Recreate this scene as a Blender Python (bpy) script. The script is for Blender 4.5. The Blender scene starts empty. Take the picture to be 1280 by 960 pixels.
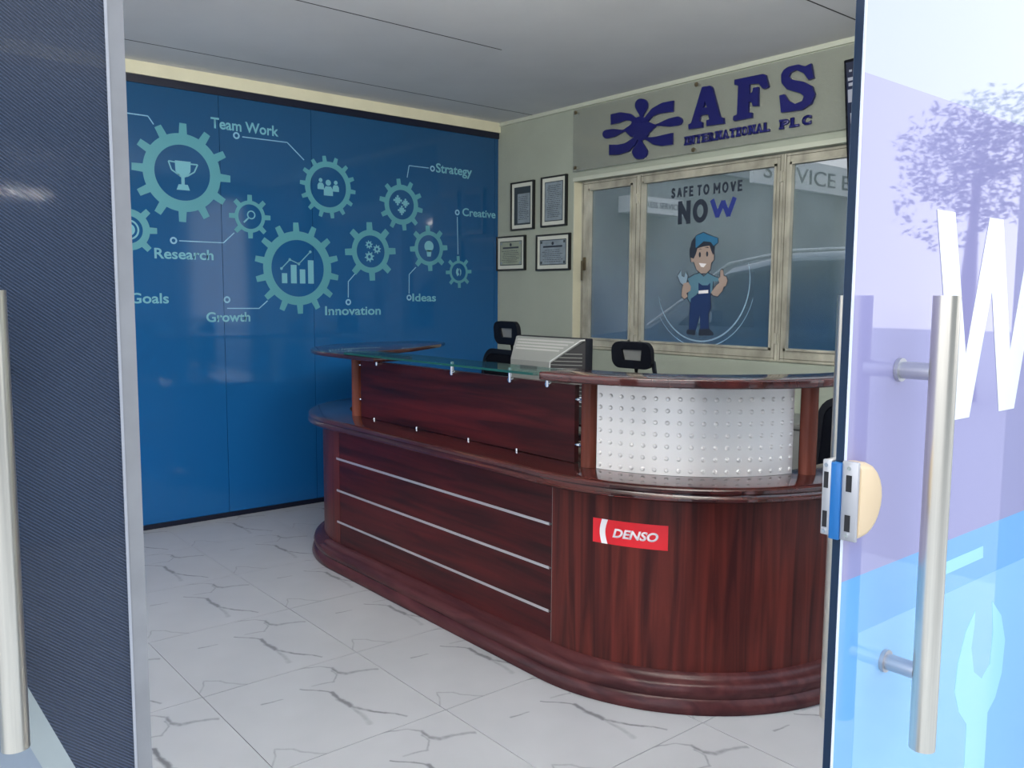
import bpy, bmesh, math, random
from mathutils import Vector, Matrix
random.seed(7)
C = bpy.context.scene.collection
SC = bpy.context.scene
PI = math.pi
# ------------------------------------------------------------------ camera
cam = bpy.data.objects.new('camera', bpy.data.cameras.new('camera'))
C.objects.link(cam)
cam.matrix_world = Matrix(((0.63790686, -0.08079381, 0.76586369, 5.182),
                           (0.77009344, 0.05973981, -0.63512774, -4.144),
                           (0.00556184, 0.99493895, 0.10032722, 1.377), (0, 0, 0, 1)))
cam.data.sensor_width = 36; cam.data.lens = 29.9767; cam.data.clip_start = 0.05
SC.camera = cam
# ------------------------------------------------------------------ world, light, exposure
SC.view_settings.view_transform = 'Standard'; SC.view_settings.look = 'None'
SC.view_settings.gamma = 1; SC.view_settings.use_curve_mapping = False
SC.view_settings.exposure = 0.80
w = bpy.data.worlds.new('world'); SC.world = w; w.use_nodes = True
nt = w.node_tree; nt.nodes.clear()
wo = nt.nodes.new('ShaderNodeOutputWorld'); bg = nt.nodes.new('ShaderNodeBackground')
tc = nt.nodes.new('ShaderNodeTexCoord'); sx = nt.nodes.new('ShaderNodeSeparateXYZ'); cr = nt.nodes.new('ShaderNodeValToRGB')
nt.links.new(tc.outputs['Generated'], sx.inputs[0]); nt.links.new(sx.outputs['Z'], cr.inputs[0])
cr.color_ramp.elements[0].position = 0.0; cr.color_ramp.elements[0].color = (0.94, 0.95, 1.0, 1)
cr.color_ramp.elements[1].position = 0.6; cr.color_ramp.elements[1].color = (0.72, 0.82, 1.0, 1)
nt.links.new(cr.outputs[0], bg.inputs[0]); bg.inputs[1].default_value = 1.5
nt.links.new(bg.outputs[0], wo.inputs[0])

def area(name, loc, target, sx_, sy_, power, col=(1, 1, 1), portal=False):
    l = bpy.data.lights.new(name, 'AREA'); l.shape = 'RECTANGLE'; l.size = sx_; l.size_y = sy_
    l.energy = power; l.color = col
    o = bpy.data.objects.new(name, l); C.objects.link(o); o.location = loc
    o.rotation_euler = (Vector(target) - Vector(loc)).to_track_quat('-Z', 'Y').to_euler()
    if portal: l.cycles.is_portal = True
    return o
# daylight comes in by the open entrance and the side shop window; light portals help the sampler find it
area('entrance_portal', (4.14, -3.35, 1.12), (3.20, -3.01, 1.12), 2.8, 2.2, 1, portal=True)
area('side_window_portal', (4.70, -0.96, 1.3), (3.5, -0.95, 1.3), 1.8, 2.5, 1, portal=True)
area('front_window_portal', (1.8, -4.80, 1.3), (1.8, -3.0, 1.3), 3.1, 2.5, 1, portal=True)

# ------------------------------------------------------------------ materials
def newmat(name):
    m = bpy.data.materials.new(name); m.use_nodes = True
    return m, m.node_tree, m.node_tree.nodes['Principled BSDF']
def mat(name, col, rough=.5, metal=0, coat=0, noise=0, nscale=8, bump=0, bscale=60, spec=.5, stretch=None):
    m, t, b = newmat(name)
    b.inputs['Base Color'].default_value = (*col, 1); b.inputs['Roughness'].default_value = rough
    b.inputs['Metallic'].default_value = metal; b.inputs['Coat Weight'].default_value = coat
    b.inputs['Coat Roughness'].default_value = .04; b.inputs['Specular IOR Level'].default_value = spec
    if noise or bump:
        c = t.nodes.new('ShaderNodeTexCoord'); mp = t.nodes.new('ShaderNodeMapping')
        t.links.new(c.outputs['Object'], mp.inputs[0])
        if stretch: mp.inputs['Scale'].default_value = stretch
        if noise:
            n = t.nodes.new('ShaderNodeTexNoise'); n.inputs['Scale'].default_value = nscale; n.inputs['Detail'].default_value = 6
            t.links.new(mp.outputs[0], n.inputs['Vector'])
            r = t.nodes.new('ShaderNodeValToRGB'); r.color_ramp.elements[0].position = .3; r.color_ramp.elements[1].position = .7
            r.color_ramp.elements[0].color = (*[v * (1 - noise) for v in col], 1)
            r.color_ramp.elements[1].color = (*[min(1, v * (1 + noise)) for v in col], 1)
            t.links.new(n.outputs[0], r.inputs[0]); t.links.new(r.outputs[0], b.inputs['Base Color'])
        if bump:
            n2 = t.nodes.new('ShaderNodeTexNoise'); n2.inputs['Scale'].default_value = bscale; n2.inputs['Detail'].default_value = 4
            t.links.new(mp.outputs[0], n2.inputs['Vector'])
            bp = t.nodes.new('ShaderNodeBump'); bp.inputs['Strength'].default_value = bump; bp.inputs['Distance'].default_value = .01
            t.links.new(n2.outputs[0], bp.inputs['Height']); t.links.new(bp.outputs[0], b.inputs['Normal'])
    return m
def wood(name, dark, light, stretch, rough=.32, coat=0., spec=.22):
    m, t, b = newmat(name)
    c = t.nodes.new('ShaderNodeTexCoord'); mp = t.nodes.new('ShaderNodeMapping'); mp.inputs['Scale'].default_value = stretch
    t.links.new(c.outputs['Object'], mp.inputs[0])
    n = t.nodes.new('ShaderNodeTexNoise'); n.inputs['Scale'].default_value = 3; n.inputs['Detail'].default_value = 8; n.inputs['Distortion'].default_value = .8
    t.links.new(mp.outputs[0], n.inputs['Vector'])
    r = t.nodes.new('ShaderNodeValToRGB'); r.color_ramp.elements[0].position = .32; r.color_ramp.elements[1].position = .72
    r.color_ramp.elements[0].color = (*dark, 1); r.color_ramp.elements[1].color = (*light, 1)
    t.links.new(n.outputs[0], r.inputs[0]); t.links.new(r.outputs[0], b.inputs['Base Color'])
    b.inputs['Roughness'].default_value = rough; b.inputs['Coat Weight'].default_value = coat; b.inputs['Coat Roughness'].default_value = .08; b.inputs['Specular IOR Level'].default_value = spec
    return m
def film(name, col, transp, rough=.06, spec=.5, tint=(1, 1, 1)):
    """printed film on glass: part diffuse print, part see-through, glossy in front"""
    m, t, b = newmat(name)
    b.inputs['Base Color'].default_value = (*col, 1); b.inputs['Roughness'].default_value = rough; b.inputs['Specular IOR Level'].default_value = spec
    tr = t.nodes.new('ShaderNodeBsdfTransparent'); tr.inputs[0].default_value = (*tint, 1)
    mx = t.nodes.new('ShaderNodeMixShader'); mx.inputs[0].default_value = transp
    t.links.new(b.outputs[0], mx.inputs[1]); t.links.new(tr.outputs[0], mx.inputs[2])
    t.links.new(mx.outputs[0], t.nodes['Material Output'].inputs[0])
    return m
M = {}
lm, lt, lb_ = newmat('lamp_tube'); lb_.inputs['Emission Color'].default_value = (1, .97, .9, 1); lb_.inputs['Emission Strength'].default_value = 4; M['lamp_tube'] = lm  # glow of the added fill tubes
M['wall'] = mat('wall_paint', (.335, .37, .305), .75, noise=.05, nscale=3, bump=.15, bscale=40)
M['trim_paint'] = mat('trim_paint', (.60, .58, .43), .6, noise=.04)
M['cornice'] = mat('cornice_paint', (.46, .49, .41), .7)
M['ceiling'] = mat('ceiling_paint', (.70, .70, .69), .8, noise=.05, nscale=2)
M['joint'] = mat('joint_shadow', (.03, .03, .03), .9)  # dark tone of the ceiling joints and the slab behind them
M['black_trim'] = mat('black_trim', (.004, .006, .02), .35)
M['grout'] = mat('grout', (.22, .22, .22), .9)
M['wood_h'] = wood('mahogany_horizontal', (.020, .004, .005), (.085, .010, .010), (.6, 8, 8))
M['wood_v'] = wood('mahogany_vertical', (.036, .007, .007), (.135, .024, .017), (9, 9, .5))
M['wood_top'] = wood('mahogany_top', (.028, .007, .007), (.078, .016, .013), (.8, 5, 5), rough=.10, coat=.5, spec=.5)
M['wood_post'] = wood('mahogany_post', (.10, .028, .018), (.20, .055, .035), (6, 6, .7), rough=.2)
M['plinth'] = wood('plinth_wood', (.045, .014, .016), (.10, .03, .03), (.8, 6, 6), rough=.25)
M['alu'] = mat('aluminium_strip', (.55, .54, .55), .35, .6)
M['chrome'] = mat('chrome', (.85, .86, .88), .12, 1)
M['stud_steel'] = mat('satin_stud', (.50, .50, .52), .35, .8)
M['steel'] = mat('brushed_steel', (.68, .64, .55), .28, .9, noise=.06, nscale=5, stretch=(60, 60, 1))
M['white_panel'] = mat('white_metal_panel', (.80, .78, .75), .38, .3)
M['black_plastic'] = mat('black_plastic', (.004, .005, .009), .5, spec=.25)
M['black_fabric'] = mat('black_fabric', (.004, .005, .009), .9, spec=.1)
M['grey_plastic'] = mat('grey_plastic', (.21, .22, .21), .4, .1)
M['grey_edge'] = mat('silver_edge', (.55, .56, .55), .3, .5)
M['dark_slot'] = mat('dark_slot', (.008, .008, .01), .6)
M['perf'] = mat('perforation_light', (.45, .45, .43), .5)
M['navy'] = mat('navy_acrylic', (.008, .009, .105), .3, noise=.08)
M['frame_paint'] = mat('weathered_cream_paint', (.37, .36, .295), .7, noise=.32, nscale=9, bump=.5, bscale=30, stretch=(1, 1, .6))
M['frame_crack'] = mat('frame_groove', (.09, .085, .06), .9)
M['print'] = mat('teal_print', (.085, .29, .35), .25, spec=.4)
M['print_text'] = mat('pale_teal_print', (.15, .39, .48), .25, spec=.4)
M['print_line'] = mat('pale_blue_line', (.20, .42, .58), .3)
M['red'] = mat('red_vinyl', (.72, .012, .022), .3)
M['white_ink'] = mat('white_ink', (.85, .82, .82), .4)
M['black'] = mat('black_frame', (.008, .009, .010), .35)
M['mat_board'] = mat('cream_mount', (.60, .62, .54), .6)
M['ink'] = mat('dark_ink', (.02, .028, .045), .5)
M['ink_blue'] = mat('blue_ink', (.02, .035, .22), .5)
M['brass'] = mat('dull_brass', (.16, .13, .08), .4, .6)
M['cream'] = mat('cream_plastic', (.80, .60, .36), .35)
M['lock_body'] = mat('lock_silver', (.52, .52, .53), .35, .6)
M['lock_blue'] = mat('lock_blue', (.015, .15, .42), .3)
M['seal_lip'] = mat('seal_lip', (.42, .43, .46), .3)
M['glass_edge'] = mat('glass_edge', (.006, .022, .055), .12, spec=.7)
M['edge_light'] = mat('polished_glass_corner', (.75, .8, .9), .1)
M['seal'] = mat('grey_edge_seal', (.27, .272, .275), .45, noise=.08, nscale=14)
M['door_white'] = mat('pale_blue_print', (.45, .475, .59), .025, spec=1.)
M['door_lavender'] = mat('lavender_print', (.34, .32, .53), .025, spec=1.)
M['door_cyan'] = mat('cyan_print', (.17, .43, .77), .025, spec=1.)
M['door_cyan_light'] = mat('light_cyan_print', (.26, .54, .84), .025, spec=1.)
M['door_cyan_light2'] = mat('pale_cyan_print', (.36, .72, .97), .12, spec=.6)
M['door_letter'] = mat('white_letter', (.90, .91, .90), .15, spec=.6)
M['back_film'] = mat('door_back_film', (.10, .16, .22), .4)
M['film_dark'] = film('dark_perforated_film', (.050, .066, .10), .20, .12, spec=.12)
def stripe_film(m):
    t = m.node_tree; b = t.nodes['Principled BSDF']; c = t.nodes.new('ShaderNodeTexCoord'); mp = t.nodes.new('ShaderNodeMapping')
    mp.inputs['Rotation'].default_value = (math.radians(38), 0, 0); t.links.new(c.outputs['Object'], mp.inputs[0])
    wv = t.nodes.new('ShaderNodeTexWave'); wv.bands_direction = 'Z'; wv.inputs['Scale'].default_value = 72; wv.inputs['Distortion'].default_value = .3; wv.inputs['Detail'].default_value = 0
    t.links.new(mp.outputs[0], wv.inputs['Vector']); r = t.nodes.new('ShaderNodeValToRGB')
    r.color_ramp.elements[0].color = (.030, .045, .075, 1); r.color_ramp.elements[1].color = (.080, .095, .13, 1)
    t.links.new(wv.outputs['Fac'], r.inputs[0]); t.links.new(r.outputs[0], b.inputs['Base Color'])
stripe_film(M['film_dark'])
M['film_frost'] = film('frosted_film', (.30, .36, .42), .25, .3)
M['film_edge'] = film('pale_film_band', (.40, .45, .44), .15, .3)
M['glass_clear'] = film('clear_glass', (.02, .03, .03), .88, .02)
M['acrylic'] = film('clear_acrylic', (.33, .355, .31), .55, .08)
M['counter_glass'] = film('counter_glass', (.03, .06, .065), .72, .03, spec=.9, tint=(.7, .9, .85))
M['glass_green'] = mat('green_glass_edge', (.01, .07, .06), .15)
M['stone'] = mat('pale_stone', (.60, .60, .58), .7, noise=.08)
M['asphalt'] = mat('asphalt', (.42, .41, .39), .9, noise=.2, nscale=30)
M['leaf'] = mat('foliage', (.03, .06, .025), .7, noise=.4, nscale=3)
M['bark'] = mat('bark', (.06, .045, .035), .9)
M['render'] = mat('outside_wall', (.24, .26, .26), .8, noise=.45, nscale=.9)
M['roof_metal'] = mat('roof_metal', (.30, .33, .36), .5)
M['car_paint'] = mat('car_paint', (.10, .14, .17), .25, .3, coat=1)
M['car_glass'] = mat('car_glass', (.01, .015, .02), .05)
M['car_white'] = mat('van_white', (.75, .76, .76), .35, coat=.5)
M['rubber'] = mat('rubber', (.01, .01, .01), .9)
M['cabinet_grey'] = mat('cabinet_grey', (.24, .25, .25), .5)
M['screen'] = mat('tv_screen', (.02, .025, .05), .1)
M['tv_print'] = mat('tv_caption', (.30, .32, .38), .4)
M['paper1'] = mat('bluish_paper', (.22, .27, .30), .6, noise=.15, nscale=20)
M['paper2'] = mat('greenish_paper', (.27, .31, .24), .6, noise=.1, nscale=20)
M['mount_dark'] = mat('dark_mount', (.035, .05, .06), .6)
M['skin'] = mat('skin_print', (.38, .29, .24), .5)
M['cap'] = mat('cap_print', (.03, .16, .30), .5)
M['shirt'] = mat('shirt_print', (.10, .22, .29), .5)
M['overall'] = mat('overall_print', (.012, .035, .12), .5)
M['ring'] = mat('pale_ring_print', (.26, .37, .46), .5)

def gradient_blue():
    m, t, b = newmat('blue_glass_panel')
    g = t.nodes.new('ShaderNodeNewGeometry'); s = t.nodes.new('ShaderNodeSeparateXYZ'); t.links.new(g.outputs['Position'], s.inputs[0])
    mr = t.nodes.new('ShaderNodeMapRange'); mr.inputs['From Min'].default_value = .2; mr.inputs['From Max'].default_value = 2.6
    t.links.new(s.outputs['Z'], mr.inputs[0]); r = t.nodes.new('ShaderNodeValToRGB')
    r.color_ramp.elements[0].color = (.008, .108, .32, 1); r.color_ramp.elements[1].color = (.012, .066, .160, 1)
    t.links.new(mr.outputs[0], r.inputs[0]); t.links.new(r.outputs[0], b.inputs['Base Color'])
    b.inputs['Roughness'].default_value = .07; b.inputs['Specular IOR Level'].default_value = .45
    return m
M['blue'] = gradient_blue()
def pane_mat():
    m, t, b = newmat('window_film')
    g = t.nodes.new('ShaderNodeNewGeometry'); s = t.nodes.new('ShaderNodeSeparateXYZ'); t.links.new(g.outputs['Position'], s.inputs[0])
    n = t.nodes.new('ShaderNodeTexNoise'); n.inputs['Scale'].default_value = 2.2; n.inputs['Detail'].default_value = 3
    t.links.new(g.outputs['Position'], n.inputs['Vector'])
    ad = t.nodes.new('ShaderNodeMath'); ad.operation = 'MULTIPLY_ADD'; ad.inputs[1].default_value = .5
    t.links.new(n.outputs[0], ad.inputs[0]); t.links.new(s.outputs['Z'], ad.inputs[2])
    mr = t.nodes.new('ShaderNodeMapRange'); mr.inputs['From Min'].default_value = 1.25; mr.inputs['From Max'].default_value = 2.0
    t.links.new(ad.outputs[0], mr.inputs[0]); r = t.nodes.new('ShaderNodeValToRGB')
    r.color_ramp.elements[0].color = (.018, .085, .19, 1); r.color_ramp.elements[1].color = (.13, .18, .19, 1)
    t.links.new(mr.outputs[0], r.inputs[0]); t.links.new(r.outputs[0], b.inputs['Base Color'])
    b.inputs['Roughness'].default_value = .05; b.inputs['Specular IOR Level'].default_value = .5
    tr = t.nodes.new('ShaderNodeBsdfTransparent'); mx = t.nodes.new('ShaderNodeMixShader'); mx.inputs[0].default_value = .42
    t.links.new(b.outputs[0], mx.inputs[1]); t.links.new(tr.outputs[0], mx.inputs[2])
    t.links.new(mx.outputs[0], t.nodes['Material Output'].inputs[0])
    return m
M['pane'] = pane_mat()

def marble():
    """white tile with the grey veins of the real tile; object coordinates, so every tile repeats them as in the hall"""
    m, t, b = newmat('marble_tile')
    N = t.nodes.new; L = t.links.new
    tcn = N('ShaderNodeTexCoord'); nz = N('ShaderNodeTexNoise'); nz.inputs['Scale'].default_value = 14; nz.inputs['Detail'].default_value = 5
    L(tcn.outputs['Object'], nz.inputs['Vector'])
    sub = N('ShaderNodeVectorMath'); sub.operation = 'SUBTRACT'; sub.inputs[1].default_value = (.5, .5, .5); L(nz.outputs['Color'], sub.inputs[0])
    sc = N('ShaderNodeVectorMath'); sc.operation = 'MULTIPLY_ADD'; sc.inputs[1].default_value = (.03, .03, 0); L(sub.outputs[0], sc.inputs[0]); L(tcn.outputs['Object'], sc.inputs[2])
    fl = N('ShaderNodeVectorMath'); fl.operation = 'MULTIPLY'; fl.inputs[1].default_value = (1, 1, 0); L(sc.outputs[0], fl.inputs[0])
    segs = []
    def pl(pts, w0, w1, k):
        for i in range(len(pts) - 1):
            f = i / max(1, len(pts) - 1); segs.append((pts[i], pts[i + 1], w0 + (w1 - w0) * f, k))
    pl([(.256, .488), (.348, .561), (.407, .606)], .003, .007, .8)
    pl([(.407, .606), (.506, .596), (.634, .611)], .012, .020, 1.)
    pl([(.634, .611), (.742, .666), (.825, .722), (.926, .788)], .009, .004, .8)
    pl([(.649, .613), (.782, .61), (.865, .594)], .012, .014, .35)
    pl([(-.008, .462), (.003, .632), (.05, .711), (.112, .761)], .003, .006, .5)
    pl([(.112, .761), (.191, .764), (.241, .793)], .009, .022, .75)
    pl([(.241, .793), (.25, .859), (.298, .972)], .016, .006, .5)
    pl([(.143, .744), (.214, .742), (.293, .688), (.272, .6), (.27, .554)], .004, .005, .45)
    pl([(.296, .225), (.307, .34)], .004, .003, .7)
    pl([(.95, .0), (.80, .085), (.85, .16), (.944, .209), (1.0, .26)], .004, .006, .4)
    acc = None
    for (a, c, wd, k) in segs:
        a = Vector((a[0] * .6, a[1] * .6, 0)); c = Vector((c[0] * .6, c[1] * .6, 0)); d = c - a
        pa = N('ShaderNodeVectorMath'); pa.operation = 'SUBTRACT'; pa.inputs[1].default_value = a; L(fl.outputs[0], pa.inputs[0])
        dt = N('ShaderNodeVectorMath'); dt.operation = 'DOT_PRODUCT'; dt.inputs[1].default_value = d / d.dot(d); L(pa.outputs[0], dt.inputs[0])
        cl = N('ShaderNodeClamp'); L(dt.outputs['Value'], cl.inputs[0])
        ms = N('ShaderNodeVectorMath'); ms.operation = 'SCALE'; ms.inputs[0].default_value = d; L(cl.outputs[0], ms.inputs['Scale'])
        ds = N('ShaderNodeVectorMath'); ds.operation = 'DISTANCE'; L(pa.outputs[0], ds.inputs[0]); L(ms.outputs[0], ds.inputs[1])
        mr = N('ShaderNodeMapRange'); mr.inputs['From Min'].default_value = wd * .6 * .35; mr.inputs['From Max'].default_value = wd * .68 + .003
        mr.inputs['To Min'].default_value = k; mr.inputs['To Max'].default_value = 0; L(ds.outputs['Value'], mr.inputs[0])
        if acc is None: acc = mr.outputs[0]
        else:
            mx = N('ShaderNodeMath'); mx.operation = 'MAXIMUM'; L(acc, mx.inputs[0]); L(mr.outputs[0], mx.inputs[1]); acc = mx.outputs[0]
    n2 = N('ShaderNodeTexNoise'); n2.inputs['Scale'].default_value = 25; L(tcn.outputs['Object'], n2.inputs['Vector'])
    mm = N('ShaderNodeMath'); mm.operation = 'MULTIPLY'; L(acc, mm.inputs[0]); L(n2.outputs[0], mm.inputs[1])
    m2 = N('ShaderNodeMath'); m2.operation = 'MULTIPLY'; m2.inputs[1].default_value = 2.2; m2.use_clamp = True; L(mm.outputs[0], m2.inputs[0])
    n3 = N('ShaderNodeTexNoise'); n3.inputs['Scale'].default_value = 4; L(tcn.outputs['Object'], n3.inputs['Vector'])
    r0 = N('ShaderNodeValToRGB'); r0.color_ramp.elements[0].position = .35; r0.color_ramp.elements[0].color = (.41, .415, .43, 1); r0.color_ramp.elements[1].color = (.47, .475, .49, 1)
    L(n3.outputs[0], r0.inputs[0])
    mix = N('ShaderNodeMix'); mix.data_type = 'RGBA'; L(m2.outputs[0], mix.inputs['Factor']); L(r0.outputs[0], mix.inputs['A']); mix.inputs['B'].default_value = (.17, .17, .18, 1)
    L(mix.outputs['Result'], b.inputs['Base Color']); b.inputs['Roughness'].default_value = .33; b.inputs['Specular IOR Level'].default_value = .35
    return m
M['marble'] = marble()

# ------------------------------------------------------------------ builders
def link(name, me, m, parent=None):
    o = bpy.data.objects.new(name, me); C.objects.link(o)
    if m is not None: me.materials.append(M[m] if isinstance(m, str) else m)
    if parent is not None:
        o.parent = parent; o.matrix_parent_inverse = Matrix.LocRotScale(parent.location, parent.rotation_euler, None).inverted()
    return o
def bm_obj(name, bm, m, parent=None, smooth=False):
    bmesh.ops.recalc_face_normals(bm, faces=bm.faces[:])
    me = bpy.data.meshes.new(name); bm.to_mesh(me); bm.free()
    if smooth:
        me.polygons.foreach_set('use_smooth', [True] * len(me.polygons)); me.update()
        me.set_sharp_from_angle(angle=math.radians(40))
    return link(name, me, m, parent)
def add_box(bm, lo, hi, mtx=None, bev=0):
    vs = [bm.verts.new((x, y, z)) for x in (lo[0], hi[0]) for y in (lo[1], hi[1]) for z in (lo[2], hi[2])]
    fs = [bm.faces.new([vs[i] for i in f]) for f in ((0, 1, 3, 2), (4, 6, 7, 5), (0, 4, 5, 1), (2, 3, 7, 6), (0, 2, 6, 4), (1, 5, 7, 3))]
    if bev:
        es = list({e for f in fs for e in f.edges})
        g = bmesh.ops.bevel(bm, geom=es, offset=bev, segments=2, affect='EDGES', profile=.5)
        vs = list({v for f in g['faces'] for v in f.verts} | {v for v in vs if v.is_valid})
    if mtx is not None: bmesh.ops.transform(bm, matrix=mtx, verts=[v for v in vs if v.is_valid])
def box(name, lo, hi, m, parent=None, mtx=None, bev=0):
    bm = bmesh.new(); add_box(bm, lo, hi, mtx, bev); return bm_obj(name, bm, m, parent, smooth=bev > 0)
def add_tube(bm, a, b, r, r2=None, n=20, caps=True):
    a = Vector(a); b = Vector(b); d = (b - a).normalized(); q = d.to_track_quat('Z', 'Y'); r2 = r if r2 is None else r2
    A = [bm.verts.new(a + q @ Vector((r * math.cos(2 * PI * i / n), r * math.sin(2 * PI * i / n), 0))) for i in range(n)]
    B = [bm.verts.new(b + q @ Vector((r2 * math.cos(2 * PI * i / n), r2 * math.sin(2 * PI * i / n), 0))) for i in range(n)]
    for i in range(n): bm.faces.new([A[i], A[(i + 1) % n], B[(i + 1) % n], B[i]])
    if caps: bm.faces.new(A[::-1]); bm.faces.new(B)
def tube(name, a, b, r, m, parent=None, r2=None, n=20):
    bm = bmesh.new(); add_tube(bm, a, b, r, r2, n); return bm_obj(name, bm, m, parent, True)
def add_path(bm, pts, r, n=10):
    """round bar along a polyline"""
    pts = [Vector(p) for p in pts]; rings = []
    for i, p in enumerate(pts):
        d = (pts[min(i + 1, len(pts) - 1)] - pts[max(i - 1, 0)]).normalized(); q = d.to_track_quat('Z', 'Y')
        rr = r[i] if isinstance(r, (list, tuple)) else r
        rings.append([bm.verts.new(p + q @ Vector((rr * math.cos(2 * PI * k / n), rr * math.sin(2 * PI * k / n), 0))) for k in range(n)])
    for a, b in zip(rings, rings[1:]):
        # align start vertex
        for k in range(n): bm.faces.new([a[k], a[(k + 1) % n], b[(k + 1) % n], b[k]])
    bm.faces.new(rings[0][::-1]); bm.faces.new(rings[-1])
def add_prism(bm, pts, o, u, v, d, holes=()):
    """2D outline extruded along d; o origin, u and v axes"""
    o = Vector(o); u = Vector(u); v = Vector(v); d = Vector(d)
    loops = [list(pts)] + [list(h) for h in holes]
    es = []; vv = []
    for lp in loops:
        vs = [bm.verts.new(o + u * a + v * b) for a, b in lp]; vv += vs
        for i in range(len(vs)): es.append(bm.edges.new((vs[i], vs[(i + 1) % len(vs)])))
    r = bmesh.ops.triangle_fill(bm, use_beauty=True, use_dissolve=False, edges=es)
    fs = [g for g in r['geom'] if isinstance(g, bmesh.types.BMFace)]
    e = bmesh.ops.extrude_face_region(bm, geom=fs)
    bmesh.ops.translate(bm, vec=d, verts=[g for g in e['geom'] if isinstance(g, bmesh.types.BMVert)])
def prism(name, pts, o, u, v, d, m, parent=None, holes=()):
    bm = bmesh.new(); add_prism(bm, pts, o, u, v, d, holes); return bm_obj(name, bm, m, parent)
def circ(cx, cy, r, n=40, ph=0): return [(cx + r * math.cos(ph + 2 * PI * i / n), cy + r * math.sin(ph + 2 * PI * i / n)) for i in range(n)]
def rrect(x0, y0, x1, y1, r, k=5):
    out = []
    for cx, cy, a in ((x1 - r, y1 - r, 0), (x0 + r, y1 - r, 90), (x0 + r, y0 + r, 180), (x1 - r, y0 + r, 270)):
        for i in range(k + 1):
            t = math.radians(a + 90 * i / k); out.append((cx + r * math.cos(t), cy + r * math.sin(t)))
    return out
def text_mesh(s, depth, bold=0.0, shear=0.0, spacing=1.0):
    cu = bpy.data.curves.new('t', 'FONT'); cu.body = s; cu.size = 1; cu.resolution_u = 4; cu.offset = bold; cu.shear = shear; cu.space_character = spacing
    o = bpy.data.objects.new('t', cu); C.objects.link(o); bpy.context.view_layer.update()
    me = bpy.data.meshes.new_from_object(o.evaluated_get(bpy.context.evaluated_depsgraph_get()))
    bpy.data.objects.remove(o); bpy.data.curves.remove(cu)
    bm = bmesh.new(); bm.from_mesh(me); bpy.data.meshes.remove(me)
    if depth:
        e = bmesh.ops.extrude_face_region(bm, geom=bm.faces[:])
        bmesh.ops.translate(bm, vec=(0, 0, 1), verts=[g for g in e['geom'] if isinstance(g, bmesh.types.BMVert)])
    return bm
def text(name, s, o, u, v, nrm, u0, u1, v0, v1, m, parent=None, depth=.0006, bold=.0, shear=0, spacing=1., cap=True, box_=None):
    """letters fitted to the rectangle u0..u1 x v0..v1 (v0 base line, v1 capital height) on the plane o,u,v"""
    flat_ = depth < .002
    bm = text_mesh(s, 0 if flat_ else depth, bold, shear, spacing)
    xs = [p.co.x for p in bm.verts]; x0, x1 = min(xs), max(xs)
    capm = text_mesh('H', 0, bold); cy = max(p.co.y for p in capm.verts); capm.free()
    o = Vector(o); u = Vector(u); v = Vector(v); nrm = Vector(nrm)
    for p in bm.verts:
        a = u0 + (p.co.x - x0) / (x1 - x0) * (u1 - u0); b = v0 + p.co.y / cy * (v1 - v0)
        p.co = o + u * a + v * b + nrm * (depth * (1 if flat_ else p.co.z))
    return bm_obj(name, bm, m, parent)
STROKES = {'S': [[(.92, .80), (.78, .95), (.5, 1), (.22, .95), (.08, .76), (.22, .58), (.5, .51), (.78, .43), (.94, .25), (.80, .06), (.5, 0), (.2, .05), (.05, .21)]],
 'A': [[(0, 0), (.5, 1), (1, 0)], [(.2, .33), (.8, .33)]], 'F': [[(0, 0), (0, 1), (1, 1)], [(0, .52), (.85, .52)]], 'E': [[(1, 0), (0, 0), (0, 1), (1, 1)], [(0, .52), (.88, .52)]],
 'T': [[(.5, 0), (.5, 1)], [(0, 1), (1, 1)]], 'O': [[(.5 + .5 * math.sin(math.radians(a)), .5 + .5 * math.cos(math.radians(a))) for a in range(0, 361, 20)]],
 'M': [[(0, 0), (0, 1), (.5, .30), (1, 1), (1, 0)]], 'V': [[(0, 1), (.5, 0), (1, 1)]], 'N': [[(0, 0), (0, 1), (1, 0), (1, 1)]], 'W': [[(0, 1), (.25, 0), (.5, .85), (.75, 0), (1, 1)]]}
def stroke_text(name, s, o, u, v, nrm, x0, x1, z0, z1, wd, m, parent, widths={}, GAP=.3):
    """bold grotesque capitals drawn from strokes of width wd"""
    bm = bmesh.new(); ws = [widths.get(c, {'M': 1.15, 'W': 1.35, 'O': 1.05, ' ': .45, 'E': .72, 'F': .70, 'T': .78, 'S': .8}.get(c, .9)) for c in s]
    gap = GAP; tot = sum(ws) + gap * (len(s) - 1); k = (x1 - x0) / tot; x = x0; n = 0; h = wd / 2
    for c, w_ in zip(s, ws):
        for pl_ in STROKES.get(c, []):
            P_ = [(x + h + (w_ * k - wd) * a, z0 + h + (z1 - z0 - wd) * b) for a, b in pl_]
            for i in range(len(P_) - 1):
                (a, b), (c2_, e) = P_[i], P_[i + 1]; l = math.hypot(c2_ - a, e - b); dx, dz = (c2_ - a) / l, (e - b) / l
                ea = h * .98 if (abs(dx) < .05 or abs(dz) < .05) and c != 'O' else h * .35
                q = [(a - dx * ea - dz * h, b - dz * ea + dx * h), (c2_ + dx * ea - dz * h, e + dz * ea + dx * h), (c2_ + dx * ea + dz * h, e + dz * ea - dx * h), (a - dx * ea + dz * h, b - dz * ea - dx * h)]
                n += 1; add_prism(bm, q, o, u, v, Vector(nrm) * (.0004 + .00004 * n))
        x += (w_ + gap) * k
    return bm_obj(name, bm, m, parent)
def tag(o, label=None, cat=None, group=None, kind=None):
    if label: o['label'] = label
    if cat: o['category'] = cat
    if group: o['group'] = group
    if kind: o['kind'] = kind
    return o
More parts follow.
